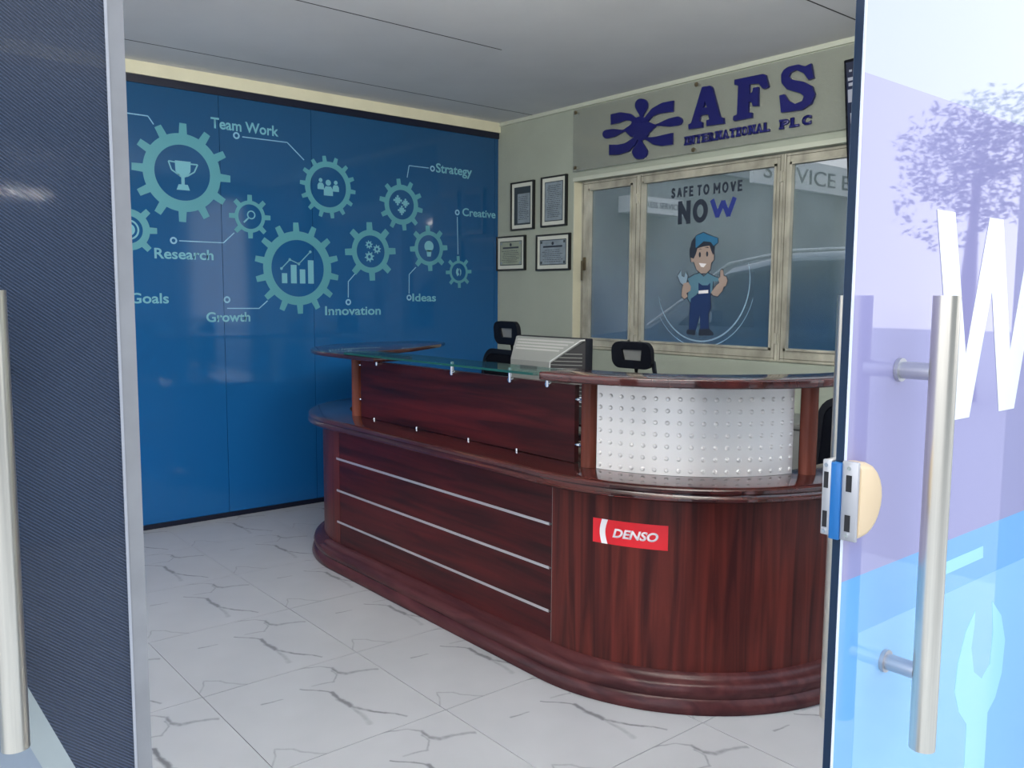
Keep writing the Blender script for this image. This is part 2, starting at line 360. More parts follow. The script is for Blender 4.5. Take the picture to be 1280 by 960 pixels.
def thing(name, label, cat, loc=(0, 0, 0), rz=0, group=None):
    o = bpy.data.objects.new(name, None); C.objects.link(o); o.empty_display_size = .1
    o.location = loc; o.rotation_euler = (0, 0, rz); return tag(o, label, cat, group)
def struct(o): o['kind'] = 'structure'; return o
def copy_tree(o, parent=None):
    c = o.copy(); C.objects.link(c)
    if parent is not None: c.parent = parent
    for ch in list(o.children): copy_tree(ch, c)
    return c

# ---- measured outlines (metres, on the wall planes)
GEARS=[
  (-2.378,2.098,0.161,0.226,0.286,12,-2,'trophy'),
  (-1.435,2.095,0.130,0.166,0.202,14,8,'people'),
  (-0.871,2.023,0.102,0.138,0.179,10,8,'puzzle'),
  (-1.660,1.560,0.182,0.237,0.293,14,2,'chart'),
  (-1.121,1.689,0.109,0.147,0.199,8,3,'cogs'),
  (-0.641,1.730,0.094,0.123,0.163,8,4,'bulb'),
  (-0.376,1.567,0.064,0.083,0.118,8,3,'ring'),
  (-1.974,1.870,0.075,0.098,0.134,8,0,'magnifier'),
  (-2.692,1.752,0.077,0.117,0.157,8,45,'target'),
]
MTEXT=[
  ('Team Work',-2.204,-1.775,2.380,2.442),
  ('Strategy',-0.578,-0.254,2.276,2.339),
  ('Creative',-0.343,-0.029,1.982,2.038),
  ('Research',-2.556,-2.210,1.596,1.655),
  ('Goals',-2.700,-2.483,1.336,1.394),
  ('Growth',-2.265,-1.989,1.223,1.281),
  ('Innovation',-1.473,-1.047,1.258,1.316),
  ('Ideas',-0.786,-0.582,1.351,1.405),
]
MLINES=[
   [(-2.714,2.399),(-2.564,2.398),(-2.534,2.355)] ,
   [(-2.011,2.349),(-1.718,2.35),(-1.605,2.253)] ,
   [(-2.412,1.702),(-2.146,1.702),(-2.077,1.766)] ,
   [(-2.135,1.304),(-1.93,1.303),(-1.873,1.351)] ,
   [(-1.299,1.374),(-1.297,1.481),(-1.244,1.536)] ,
   [(-0.64,2.298),(-0.806,2.298),(-0.823,2.214)] ,
   [(-0.813,1.404),(-0.811,1.54),(-0.754,1.592)] ,
   [(-0.389,1.97),(-0.383,1.696)] ,
]
MDOTS= [(-2.048,2.352),(-2.444,1.702),(-2.134,1.357),(-1.299,1.343),(-0.608,2.297),(-0.813,1.376),(-0.389,2.002)]
LET_A= [(1.954,2.603),(2.014,2.599),(2.026,2.587),(2.088,2.41),(2.111,2.405),(2.115,2.371),(1.995,2.375),(1.992,2.408),(2.015,2.409),(2.005,2.439),(1.948,2.443),(1.94,2.411),(1.962,2.403),(1.962,2.372),(1.865,2.375),(1.861,2.404),(1.882,2.409)]
HOLE_A= [(1.978,2.521),(1.994,2.481),(1.965,2.483)]
LET_F= [(2.179,2.601),(2.363,2.598),(2.381,2.59),(2.402,2.527),(2.396,2.519),(2.377,2.515),(2.361,2.525),(2.341,2.55),(2.278,2.558),(2.277,2.505),(2.301,2.513),(2.305,2.535),(2.337,2.534),(2.339,2.432),(2.307,2.436),(2.298,2.46),(2.276,2.464),(2.275,2.406),(2.3,2.403),(2.301,2.375),(2.188,2.374),(2.178,2.382),(2.179,2.403),(2.204,2.407),(2.206,2.564),(2.181,2.573)]
LET_S= [(2.521,2.605),(2.58,2.605),(2.62,2.587),(2.653,2.595),(2.671,2.518),(2.642,2.514),(2.612,2.555),(2.567,2.579),(2.533,2.572),(2.523,2.553),(2.546,2.533),(2.614,2.51),(2.663,2.48),(2.682,2.433),(2.662,2.39),(2.61,2.367),(2.556,2.369),(2.523,2.37),(2.486,2.373),(2.472,2.465),(2.502,2.466),(2.529,2.427),(2.569,2.405),(2.61,2.413),(2.619,2.435),(2.597,2.456),(2.516,2.489),(2.482,2.528),(2.478,2.572),(2.494,2.595)]
EMBLEM=[
   [(1.555,2.425),(1.553,2.407),(1.545,2.39),(1.533,2.377),(1.517,2.368),(1.498,2.363),(1.477,2.363),(1.456,2.369),(1.436,2.379),(1.419,2.393),(1.406,2.41),(1.397,2.429),(1.393,2.449),(1.396,2.468),(1.404,2.484),(1.416,2.498),(1.433,2.507),(1.452,2.511),(1.473,2.51),(1.494,2.505),(1.514,2.494),(1.53,2.48),(1.543,2.463),(1.552,2.445)] ,
   [(1.491,2.493),(1.5,2.517),(1.519,2.539),(1.531,2.555),(1.535,2.572),(1.53,2.588),(1.519,2.602),(1.501,2.613),(1.481,2.619),(1.461,2.62),(1.444,2.614),(1.433,2.604),(1.429,2.59),(1.433,2.571),(1.447,2.55),(1.468,2.522),(1.478,2.495)] ,
   [(1.469,2.38),(1.458,2.355),(1.433,2.332),(1.417,2.315),(1.413,2.304),(1.418,2.285),(1.432,2.267),(1.453,2.254),(1.478,2.248),(1.502,2.248),(1.523,2.256),(1.536,2.269),(1.541,2.286),(1.536,2.298),(1.52,2.32),(1.496,2.35),(1.484,2.377)] ,
   [(1.366,2.447),(1.322,2.451),(1.276,2.462),(1.241,2.469),(1.18,2.471),(1.166,2.469),(1.155,2.463),(1.15,2.453),(1.15,2.443),(1.156,2.432),(1.167,2.423),(1.182,2.417),(1.197,2.414),(1.257,2.417),(1.287,2.424),(1.327,2.435),(1.368,2.44)] ,
   [(1.589,2.435),(1.636,2.43),(1.683,2.42),(1.718,2.413),(1.783,2.411),(1.795,2.413),(1.804,2.419),(1.809,2.428),(1.809,2.438),(1.804,2.448),(1.794,2.457),(1.782,2.463),(1.768,2.465),(1.705,2.463),(1.673,2.457),(1.631,2.447),(1.587,2.442)] ,
   [(1.221,2.564),(1.306,2.564),(1.392,2.541),(1.45,2.5),(1.478,2.47),(1.437,2.471),(1.394,2.497),(1.351,2.506),(1.293,2.498),(1.224,2.498)] ,
   [(1.738,2.563),(1.651,2.565),(1.572,2.544),(1.512,2.5),(1.499,2.467),(1.54,2.471),(1.573,2.494),(1.626,2.503),(1.679,2.501),(1.737,2.498)] ,
   [(1.516,2.368),(1.495,2.386),(1.55,2.374),(1.604,2.369),(1.67,2.372),(1.737,2.374),(1.739,2.305),(1.659,2.306),(1.592,2.323)] ,
   [(1.212,2.373),(1.213,2.307),(1.298,2.298),(1.384,2.308),(1.44,2.348),(1.46,2.381),(1.418,2.387),(1.354,2.364),(1.282,2.363)] ,
   [(1.415,2.479),(1.338,2.45),(1.403,2.394),(1.438,2.404),(1.437,2.471)] ,
   [(1.533,2.472),(1.615,2.437),(1.542,2.395),(1.515,2.394),(1.52,2.464)] ,
]
MECH=[
  ('cap',[(1.816,1.692),(1.825,1.728),(1.859,1.762),(1.909,1.775),(1.954,1.756),(2.013,1.738),(2.014,1.711),(1.985,1.693),(1.965,1.717),(1.911,1.724),(1.857,1.688)] ),
  ('capdark',[(1.816,1.688),(1.822,1.728),(1.85,1.751),(1.852,1.69),(1.857,1.682)] ),
  ('hair',[(1.813,1.631),(1.811,1.688),(1.857,1.688),(1.911,1.722),(1.965,1.716),(1.989,1.685),(1.984,1.638),(1.97,1.664),(1.956,1.696),(1.912,1.693),(1.867,1.684),(1.853,1.646),(1.839,1.622)] ),
  ('face',[(1.85,1.678),(1.912,1.696),(1.956,1.698),(1.972,1.664),(1.99,1.641),(1.989,1.61),(1.971,1.594),(1.966,1.556),(1.937,1.532),(1.897,1.532),(1.864,1.556),(1.842,1.602),(1.821,1.603),(1.816,1.631),(1.841,1.634)] ),
  ('dark',[(1.893,1.645),(1.893,1.641),(1.893,1.637),(1.891,1.633),(1.89,1.631),(1.888,1.629),(1.886,1.629),(1.884,1.629),(1.882,1.631),(1.88,1.634),(1.879,1.637),(1.878,1.641),(1.877,1.645),(1.878,1.649),(1.878,1.653),(1.879,1.656),(1.881,1.659),(1.883,1.66),(1.885,1.661),(1.887,1.66),(1.889,1.659),(1.891,1.656),(1.892,1.653),(1.893,1.649)] ),
  ('dark',[(1.948,1.647),(1.948,1.643),(1.947,1.639),(1.946,1.636),(1.944,1.633),(1.943,1.632),(1.941,1.631),(1.939,1.632),(1.937,1.633),(1.935,1.636),(1.933,1.639),(1.933,1.643),(1.932,1.647),(1.932,1.651),(1.933,1.655),(1.934,1.658),(1.936,1.661),(1.937,1.662),(1.939,1.663),(1.942,1.662),(1.943,1.661),(1.945,1.658),(1.947,1.655),(1.948,1.651)] ),
  ('white',[(1.88,1.595),(1.937,1.589),(1.916,1.568),(1.896,1.572)] ),
  ('dark',[(1.87,1.674),(1.887,1.682),(1.902,1.676),(1.887,1.678)] ),
  ('dark',[(1.917,1.684),(1.942,1.689),(1.954,1.681),(1.937,1.684)] ),
  ('shirt',[(1.797,1.502),(1.847,1.525),(1.887,1.534),(1.918,1.512),(1.947,1.533),(1.987,1.515),(2.026,1.502),(2.037,1.483),(1.988,1.483),(1.983,1.412),(1.871,1.412),(1.857,1.379),(1.822,1.355),(1.801,1.379),(1.808,1.477)] ),
  ('arm',[(1.976,1.416),(2.013,1.459),(2.037,1.475),(2.066,1.451),(2.058,1.427),(2.025,1.394),(1.991,1.4)] ),
  ('skin',[(2.026,1.498),(2.04,1.51),(2.039,1.545),(2.048,1.552),(2.06,1.545),(2.064,1.514),(2.083,1.509),(2.092,1.486),(2.081,1.455),(2.057,1.447),(2.037,1.467)] ),
  ('skin',[(1.757,1.441),(1.766,1.473),(1.802,1.481),(1.824,1.452),(1.82,1.428),(1.789,1.412),(1.8,1.391),(1.775,1.377),(1.753,1.395)] ),
  ('wrench',[(1.718,1.519),(1.743,1.552),(1.749,1.519),(1.77,1.51),(1.78,1.543),(1.796,1.518),(1.787,1.477),(1.767,1.461),(1.74,1.478)] ),
  ('overall',[(1.881,1.476),(1.91,1.46),(1.95,1.46),(1.969,1.475),(1.97,1.428),(1.976,1.324),(1.96,1.291),(1.967,1.187),(1.904,1.185),(1.898,1.282),(1.869,1.184),(1.818,1.182),(1.819,1.281),(1.826,1.379),(1.883,1.412)] ),
  ('dark',[(1.802,1.19),(1.869,1.188),(1.868,1.157),(1.8,1.161)] ),
  ('boot',[(1.899,1.193),(1.959,1.199),(1.997,1.176),(1.995,1.161),(1.898,1.158)] ),
  ('buckle',[(1.884,1.428),(1.956,1.432),(1.956,1.413),(1.884,1.409)] ),
]
# ================================================================== THE SETTING
H = 2.69
# floor: 0.6 m marble tiles over a grout bed
fb = struct(box('floor', (-.12, -4.82, -.05), (4.72, .12, -.003), 'grout'))
TX, TY = 2.3355, -3.1621
bm = bmesh.new(); add_box(bm, (.0012, .0012, -.008), (.5988, .5988, 0))
tile_me = bpy.data.meshes.new('tile'); bmesh.ops.recalc_face_normals(bm, faces=bm.faces[:]); bm.to_mesh(tile_me); bm.free(); tile_me.materials.append(M['marble'])
def inside(x, y): return (x - 3.62) * .9408 - (y + 4.70) * .3389 < 0.02
for i in range(-4, 5):
    for j in range(-3, 6):
        x0, y0 = TX + i * .6, TY + j * .6
        lo = (max(x0, .001) - x0, max(y0, -4.69) - y0); hi = (min(x0 + .6, 4.595) - x0, min(y0 + .6, -.001) - y0)
        if hi[0] - lo[0] < .02 or hi[1] - lo[1] < .02: continue
        cs = [(x0 + a, y0 + b) for a in (lo[0], hi[0]) for b in (lo[1], hi[1])]
        ins = [inside(*c) for c in cs]
        if not any(ins): continue
        if all(ins) and lo == (0, 0) and abs(hi[0] - .6) < 1e-6 and abs(hi[1] - .6) < 1e-6:
            o = bpy.data.objects.new('tile', tile_me); C.objects.link(o); o.parent = fb
        else:
            # cut tiles along the walls and the entrance line
            poly = [(lo[0] + .001, lo[1] + .001), (hi[0] - .001, lo[1] + .001), (hi[0] - .001, hi[1] - .001), (lo[0] + .001, hi[1] - .001)]
            f = lambda p: (p[0] + x0 - 3.62) * .9408 - (p[1] + y0 + 4.70) * .3389 - .015
            out = []
            for k in range(4):
                a, b = poly[k], poly[(k + 1) % 4]; fa, fb2 = f(a), f(b)
                if fa <= 0: out.append(a)
                if fa * fb2 < 0: s = fa / (fa - fb2); out.append((a[0] + (b[0] - a[0]) * s, a[1] + (b[1] - a[1]) * s))
            if len(out) < 3: continue
            o = prism('tile', out, (0, 0, -.008), (1, 0, 0), (0, 1, 0), (0, 0, .008), 'marble', fb)
        o.location = (x0, y0, 0)
# ceiling boards with open joints
cl = struct(box('ceiling', (-.12, -4.82, H + .012), (4.72, .12, H + .12), 'joint'))
for a, b, c, d in ((0.0, .408, -4.69, 0), (.416, 1.526, -4.69, -1.2), (1.534, 2.996, -4.69, -1.2), (.416, 2.996, -1.2, 0), (3.004, 4.60, -4.69, 0)):
    box('ceiling_board', (a, c, H), (b, d, H + .012), 'ceiling', cl)
for x in (.412, 3.0): box('ceiling_joint', (x - .004, -4.69, H - .0006), (x + .004, 0, H + .001), 'joint', cl)
box('ceiling_joint', (1.526, -4.69, H - .0006), (1.534, -1.2, H + .001), 'joint', cl)
struct(box('wall_left', (-.12, -4.82, 0), (0, 0, H), 'wall'))
# back wall with the window opening x .846-3.45, z 1.035-2.18
WX0, WX1, WZ0, WZ1 = .846, 3.45, 1.028, 2.178
wb = bmesh.new()
for lo, hi in (((-.12, 0, 0), (WX0, .12, H)), ((WX1, 0, 0), (4.72, .12, H)), ((WX0, 0, 0), (WX1, .12, WZ0)), ((WX0, 0, WZ1), (WX1, .12, H))): add_box(wb, lo, hi)
bw = struct(bm_obj('wall_back', wb, 'wall'))
box('reveal_plaster', (WX0 - .003, -.002, WZ0), (WX0 + .004, .119, WZ1), 'trim_paint', bw)
struct(box('trim_1', (0, -4.69, H - .072), (.035, -.001, H), 'trim_paint'))
struct(box('trim_2', (.036, -.012, H - .026), (4.599, 0, H), 'cornice'))
# right wall with the side shop window
wr = bmesh.new()
for lo, hi in (((4.6, -1.98, 0), (4.72, -1.86, H)), ((4.6, -.06, 0), (4.72, 0, H)), ((4.6, -1.86, 0), (4.72, -.06, .12)), ((4.6, -1.86, 2.5), (4.72, -.06, H))): add_box(wr, lo, hi)
struct(bm_obj('wall_right', wr, 'wall'))
g = struct(thing('window_4', None, None, (4.66, -.96, .12)))
box('pane', (4.654, -1.86, .12), (4.664, -.965, 2.5), 'glass_clear', g); box('pane', (4.654, -.955, .12), (4.664, -.06, 2.5), 'glass_clear', g)
box('mullion', (4.63, -.985, .12), (4.69, -.935, 2.5), 'alu', g)
# front wall: low sill, head, glazing
wf = bmesh.new()
for lo, hi in (((-.12, -4.82, 0), (.05, -4.70, H)), ((3.48, -4.82, 0), (3.64, -4.70, H)), ((.05, -4.82, 0), (3.48, -4.70, .12)), ((.05, -4.82, 2.5), (3.48, -4.70, H))): add_box(wf, lo, hi)
struct(bm_obj('wall_front', wf, 'wall'))
g = struct(thing('window_5', None, None, (1.7, -4.76, .12)))
box('pane', (.05, -4.764, .12), (1.755, -4.754, 2.5), 'glass_clear', g); box('pane', (1.775, -4.764, .12), (3.48, -4.754, 2.5), 'glass_clear', g)
box('mullion', (1.74, -4.79, .12), (1.79, -4.73, 2.5), 'alu', g)
# head of the entrance, between the jambs
hb = bmesh.new(); d = Vector((4.6 - 3.62, -1.98 + 4.70, 0)); L_ = d.length
mt = Matrix.Translation((3.62, -4.70, 0)) @ Matrix.Rotation(math.atan2(d.y, d.x), 4, 'Z')
add_box(hb, (0.0, -.06, 2.24), (L_, .06, H), mt); struct(bm_obj('wall_entrance', hb, 'alu'))

# added unseen fill tubes inside the entrance head, brightening the room
def fill_tube(label, a, b, nrm, power):
    a = Vector(a); b = Vector(b); nrm = Vector(nrm); m_ = (a + b) / 2
    t = thing('tube_lamp', label, 'lamp', tuple(m_))
    s_ = bmesh.new(); add_tube(s_, a + nrm * .045, b + nrm * .045, .016, n=16); bm_obj('tube', s_, 'lamp_tube', t, True)
    for p_ in (a, b): tube('holder', p_ + nrm * .001, p_ + nrm * .06, .02, 'white_ink', t, n=10)
    area('tube_light', m_ + nrm * .075, m_ + nrm * 1.075 + Vector((0, 0, .75)), (b - a).length, .06, power, (1, .97, .90))
    return t
fill_tube('first tube lamp inside the entrance head', (4.46, -2.22, 2.36), (4.13, -3.14, 2.36), (-.9408, .3389, 0), 40)
fill_tube('second tube lamp inside the entrance head', (4.06, -3.33, 2.36), (3.74, -4.21, 2.36), (-.9408, .3389, 0), 32)
# ---- the three window panels of the back wall
def casement(idx, x0, x1, px0, px1, hinges_at, z0=1.030, z1=2.176):
    """weathered timber window: outer frame x0-x1, glass px0-px1"""
    w_ = struct(thing('window_%d' % idx, None, None, ((x0 + x1) / 2, .06, z0)))
    pz0, pz1 = (1.094, 2.122)
    y0, y1 = .045, .095
    f = bmesh.new()
    add_box(f, (x0, y0, z0), (px0, y1, z1), bev=.004); add_box(f, (px1, y0, z0), (x1, y1, z1), bev=.004)
    add_box(f, (px0, y0 + .001, z0), (px1, y1, pz0), bev=.004); add_box(f, (px0, y0 + .001, pz1), (px1, y1, z1), bev=.004)
    bm_obj('frame', f, 'frame_paint', w_)
    s = bmesh.new(); b_ = .013                                      # raised glazing bead
    add_box(s, (px0, y0 - .008, pz0), (px0 + b_, y0 + .03, pz1)); add_box(s, (px1 - b_, y0 - .008, pz0), (px1, y0 + .03, pz1))
    add_box(s, (px0, y0 - .008, pz0), (px1, y0 + .03, pz0 + b_)); add_box(s, (px0, y0 - .008, pz1 - b_), (px1, y0 + .03, pz1))
    bm_obj('glazing_bead', s, 'frame_paint', w_)
    gr = bmesh.new()                                                # open joint lines of the old timber
    for a, b, c, e in ((x0 + .016, x0 + .019, z0 + .01, z1 - .01), (x1 - .019, x1 - .016, z0 + .01, z1 - .01)): add_box(gr, (a, y0 - .0012, c), (b, y0 + .003, e))
    add_box(gr, (x0 + .02, y0 - .0012, z0 + .016), (x1 - .02, y0 + .003, z0 + .019)); add_box(gr, (x0 + .02, y0 - .0012, z1 - .021), (x1 - .02, y0 + .003, z1 - .018))
    bm_obj('frame_joint', gr, 'frame_crack', w_)
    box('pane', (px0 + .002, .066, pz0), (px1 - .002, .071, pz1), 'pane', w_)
    for hx, hz in hinges_at:
        h_ = bmesh.new(); add_tube(h_, (hx, y0 - .008, hz - .03), (hx, y0 - .008, hz + .03), .0075, n=10)
        add_box(h_, (hx - .016, y0 - .004, hz - .026), (hx + .016, y0, hz + .026)); bm_obj('hinge', h_, 'frame_paint', w_, True)
    return w_
w1 = casement(1, .874, 1.397, .945, 1.345, [(1.392, 2.02), (1.392, 1.17)])
w2 = casement(2, 1.399, 2.453, 1.434, 2.414, [(2.448, 2.05), (2.448, 1.16)])
w3 = casement(3, 2.455, 3.44, 2.497, 3.395, [])
lb = bmesh.new(); add_box(lb, (.905, .028, 1.57), (.925, .045, 1.66), bev=.003); add_tube(lb, (.915, .045, 1.62), (.915, .012, 1.62), .008, n=12)
add_box(lb, (.908, .010, 1.50), (.922, .020, 1.635), bev=.003); bm_obj('window_latch', lb, 'brass', w1, True)
struct(box('trim_3', (WX0, -.014, WZ1 - .004), (WX1, .044, WZ1 + .022), 'cornice'))

# ---- lettering and mechanic on the middle window (flat vinyl on the pane)
dec = thing('window_decal', 'mechanic decal with SAFE TO MOVE NOW lettering on the middle window', 'decal', (1.93, .064, 1.094))
DO, DU, DV, DN = (0, .0655, 0), (1, 0, 0), (0, 0, 1), (0, -1, 0)
for s_, a_, b_, c_ in (('SAFE', 1.650, 1.822, 1.999), ('TO', 1.852, 1.942, 1.999), ('MOVE', 1.972, 2.175, 1.999)): stroke_text('headline', s_, DO, DU, DV, DN, a_, b_, c_, 2.062, .0125, 'ink', dec)
stroke_text('big_letters', 'NO', DO, DU, DV, DN, 1.708, 1.935, 1.836, 1.977, .032, 'ink', dec, GAP=.16)
stroke_text('big_letters', 'W', DO, DU, DV, DN, 1.950, 2.138, 1.852, 1.977, .031, 'ink_blue', dec)
MM = {'cap': 'cap', 'capdark': 'ink', 'hair': 'ink', 'face': 'skin', 'dark': 'ink', 'white': 'white_ink', 'shirt': 'shirt', 'arm': 'skin', 'skin': 'skin', 'wrench': 'ring', 'overall': 'overall', 'boot': 'ink', 'buckle': 'white_ink'}
order = ['shirt', 'arm', 'wrench', 'skin', 'overall', 'dark0', 'boot', 'buckle', 'face', 'hair', 'cap', 'capdark', 'white', 'dark']
NM = {'cap': 'cap', 'capdark': 'cap_band', 'hair': 'hair', 'face': 'face', 'white': 'smile', 'shirt': 'shirt', 'arm': 'arm', 'skin': 'hand', 'wrench': 'wrench', 'overall': 'overalls', 'boot': 'boot', 'buckle': 'buckle'}
groups = {}
fig = bmesh.new()
for k, (nm, pts) in enumerate(MECH):                                # dark outline under everything
    if nm in ('dark', 'white', 'buckle', 'capdark'): continue
    cx = sum(p[0] for p in pts) / len(pts); cz = sum(p[1] for p in pts) / len(pts)
    q = []
    for (x, z) in pts:
        dx, dz = x - cx, z - cz; l = math.hypot(dx, dz); q.append((x + dx / l * .006, z + dz / l * .006))
    add_prism(fig, q, (0, .0655, 0), DU, DV, (0, -.0004, 0))
bm_obj('mechanic_outline', fig, 'ink', dec)
for k, (nm, pts) in enumerate(MECH):
    lay = {'shirt': 1, 'arm': 2, 'skin': 3, 'wrench': 2, 'overall': 4, 'boot': 5, 'buckle': 6, 'face': 3, 'hair': 4, 'cap': 5, 'capdark': 6, 'white': 5, 'dark': 6}[nm]
    prism(NM.get(nm, 'ink_detail'), pts, (0, .0655 - .0003 * lay, 0), DU, DV, (0, -.0003, 0), MM[nm], dec)
rb = bmesh.new()
def ring_arc(bm, cx, cz, rx, rz, wd, a0, a1, n=40, y=.0655):
    o_ = []; i_ = []
    for k in range(n + 1):
        t = math.radians(a0 + (a1 - a0) * k / n); tw = wd * math.sin(PI * k / n) ** .5 + .0005
        o_.append((cx + (rx + tw) * math.cos(t), cz + (rz + tw) * math.sin(t))); i_.append((cx + rx * math.cos(t), cz + rz * math.sin(t)))
    add_prism(bm, o_ + i_[::-1], (0, y, 0), DU, DV, (0, -.0003, 0))
ring_arc(rb, 1.90, 1.49, .345, .365, .009, 195, 375); ring_arc(rb, 1.90, 1.49, .385, .402, .005, 215, 345)
bm_obj('swoosh_ring', rb, 'ring', dec)

# ================================================================== BLUE MURAL WALL
mur = thing('mural_panel', 'blue glass wall panel printed with teal gears and business words', 'mural', (.012, -1.9, 0))
box('top_channel', (.001, -4.68, 2.574), (.022, -.004, 2.618), 'black_trim', mur)
box('bottom_channel', (.001, -4.68, 0.001), (.022, -.004, .030), 'black_trim', mur)
for a, b in ((-4.68, -3.305), (-3.302, -2.156), (-2.153, -1.554), (-1.551, -.040), (-.037, -.004)):
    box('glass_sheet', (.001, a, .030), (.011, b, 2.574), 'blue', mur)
def gear(yc, zc, ri, rb_, rt, n, ph):
    out = []; hw = PI / n * .40; hw2 = hw * .68
    for k in range(n):
        a = PI / 2 + math.radians(ph) + 2 * PI * k / n
        for t, r in ((a - hw, rb_), (a - hw2, rt), (a + hw2, rt), (a + hw, rb_)): out.append((yc + r * math.cos(t), zc + r * math.sin(t)))
        nx = a + 2 * PI / n - hw
        for s in (1, 2, 3): t = a + hw + (nx - a - hw) * s / 4; out.append((yc + rb_ * math.cos(t), zc + rb_ * math.sin(t)))
    return out
MO, MU, MV, MD = (.0112, 0, 0), (0, 1, 0), (0, 0, 1), (.0006, 0, 0)
def flat(bm, pts, holes=()): add_prism(bm, pts, MO, MU, MV, MD, holes)
def stroke(bm, pts, wd):
    for (a, b), (c, e) in zip(pts, pts[1:]):
        l = math.hypot(c - a, e - b); nx, nz = -(e - b) / l * wd / 2, (c - a) / l * wd / 2
        flat(bm, [(a + nx, b + nz), (c + nx, e + nz), (c - nx, e - nz), (a - nx, b - nz)])
for (yc, zc, ri, rb_, rt, n, ph, icon) in GEARS:
    bm = bmesh.new(); flat(bm, gear(yc, zc, ri, rb_, rt, n, ph), [circ(yc, zc, ri, 56)]); bm_obj('gear_print', bm, 'print', mur)
    bm = bmesh.new(); s = ri; P_ = lambda l: [(yc + a * s, zc + b * s) for a, b in l]
    if icon == 'trophy':
        flat(bm, P_([(-.27, .42), (.30, .42), (.28, .05), (.16, -.12), (.06, -.17), (.06, -.42), (-.06, -.42), (-.06, -.17), (-.15, -.12), (-.26, .05)]))
        flat(bm, P_([(-.16, -.42), (.17, -.42), (.24, -.62), (-.24, -.62)]))
        for q in ([(-.26, .36), (-.50, .38), (-.40, .08), (-.12, -.10)], [(.30, .34), (.55, .34), (.42, .06), (.14, -.12)]): stroke(bm, P_(q), .05 * s)
    elif icon == 'people':
        for dx, dz, k in ((-.42, .08, .8), (.42, .02, .8), (0, -.12, 1.15)):
            flat(bm, circ(yc + dx * s, zc + (dz + .30 * k) * s, .13 * k * s, 16))
            flat(bm, P_([(dx - .22 * k, dz - .26 * k), (dx + .22 * k, dz - .26 * k), (dx + .22 * k, dz), (dx + .13 * k, dz + .14 * k), (dx - .13 * k, dz + .14 * k), (dx - .22 * k, dz)]))
    elif icon in ('puzzle', 'cogs'):
        tr = ((-.30, .28, .27), (.32, .12, .24), (.02, -.38, .25)) if icon == 'puzzle' else ((-.12, .42, .22), (.45, .16, .24), (-.10, -.33, .28))
        for dx, dz, r in tr:
            if icon == 'cogs': flat(bm, gear(yc + dx * s, zc + dz * s, 0, r * s * .85, r * s * 1.2, 8, 10), [circ(yc + dx * s, zc + dz * s, r * s * .38, 14)])
            else:
                r2 = r * .72; flat(bm, P_([(dx - r2, dz - r2), (dx + r2, dz - r2), (dx + r2, dz + r2), (dx - r2, dz + r2)]))
                for ax, az in ((0, 1), (1, 0), (0, -1), (-1, 0)): flat(bm, circ(yc + (dx + ax * r) * s, zc + (dz + az * r) * s, r * .3 * s, 10))
    elif icon == 'chart':
        for a, b, h_ in ((-.62, -.42, -.18), (-.28, -.06, .12), (.06, .27, -.03), (.38, .60, .30)): flat(bm, P_([(a, -.53), (b, -.53), (b, h_), (a, h_)]))
        q = [(-.63, -.02), (-.31, .30), (.03, .16), (.48, .60)]; stroke(bm, P_(q), .035 * s)
        for a, b in q: flat(bm, circ(yc + a * s, zc + b * s, .05 * s, 12))
    elif icon == 'bulb':
        flat(bm, circ(yc, zc + .15 * s, .42 * s, 24)); flat(bm, P_([(-.24, -.15), (.24, -.15), (.16, -.62), (-.16, -.62)]))
    elif icon == 'magnifier':
        flat(bm, circ(yc + .1 * s, zc + .15 * s, .36 * s, 24), [circ(yc + .1 * s, zc + .15 * s, .26 * s, 24)]); stroke(bm, P_([(-.15, -.12), (-.55, -.5)]), .13 * s)
    elif icon == 'target':
        flat(bm, circ(yc, zc, .75 * s, 32), [circ(yc, zc, .62 * s, 32)]); flat(bm, circ(yc, zc, .45 * s, 24))
    elif icon == 'ring':
        flat(bm, P_([(-.2, .45), (.05, .35), (-.1, 0), (.05, -.3), (-.2, -.5), (-.4, -.1), (-.35, .25)])); flat(bm, P_([(.1, .45), (.35, .2), (.35, -.2), (.15, -.5), (.22, -.05)]))
    bm_obj('icon_print', bm, 'print_text', mur)
for s, y0, y1, z0, z1 in MTEXT: text('word_print', s, (.0112, 0, 0), MU, MV, (1, 0, 0), y0, y1, z0, z1, 'print_text', mur, bold=.02, depth=.0008)
for l in MLINES:
    bm = bmesh.new(); stroke(bm, l, .006); bm_obj('line_print', bm, 'print_line', mur)
for a, b in MDOTS:
    bm = bmesh.new(); flat(bm, circ(a, b, .021, 20), [circ(a, b, .011, 20)]); bm_obj('dot_print', bm, 'print_line', mur)

# ================================================================== SIGN
sign = thing('wall_sign', 'clear acrylic sign board with navy flower emblem and three big navy letters', 'sign', (1.9, 0, 2.44))
prism('acrylic_board', [(.861, 2.238), (3.0, 2.238), (3.0, 2.650), (.861, 2.650)], (0, -.022, 0), (1, 0, 0), (0, 0, 1), (0, -.008, 0), 'acrylic', sign)
for x, z in ((.885, 2.628), (.885, 2.262), (1.903, 2.628), (1.892, 2.255), (2.96, 2.628), (2.96, 2.262)):
    b_ = bmesh.new(); add_tube(b_, (x, -.0, z), (x, -.034, z), .008, n=12); add_tube(b_, (x, -.030, z), (x, -.036, z), .013, n=14); bm_obj('stand_off_bolt', b_, 'brass', sign, True)
AU, AV = (1, 0, 0), (0, 0, 1)
eb = bmesh.new()
for k, pl in enumerate(EMBLEM): add_prism(eb, pl, (0, -.030, 0), AU, AV, (0, -.012 - .0002 * k, 0))
bm_obj('emblem', eb, 'navy', sign)
prism('letter', LET_A, (0, -.030, 0), AU, AV, (0, -.018, 0), 'navy', sign, [HOLE_A])
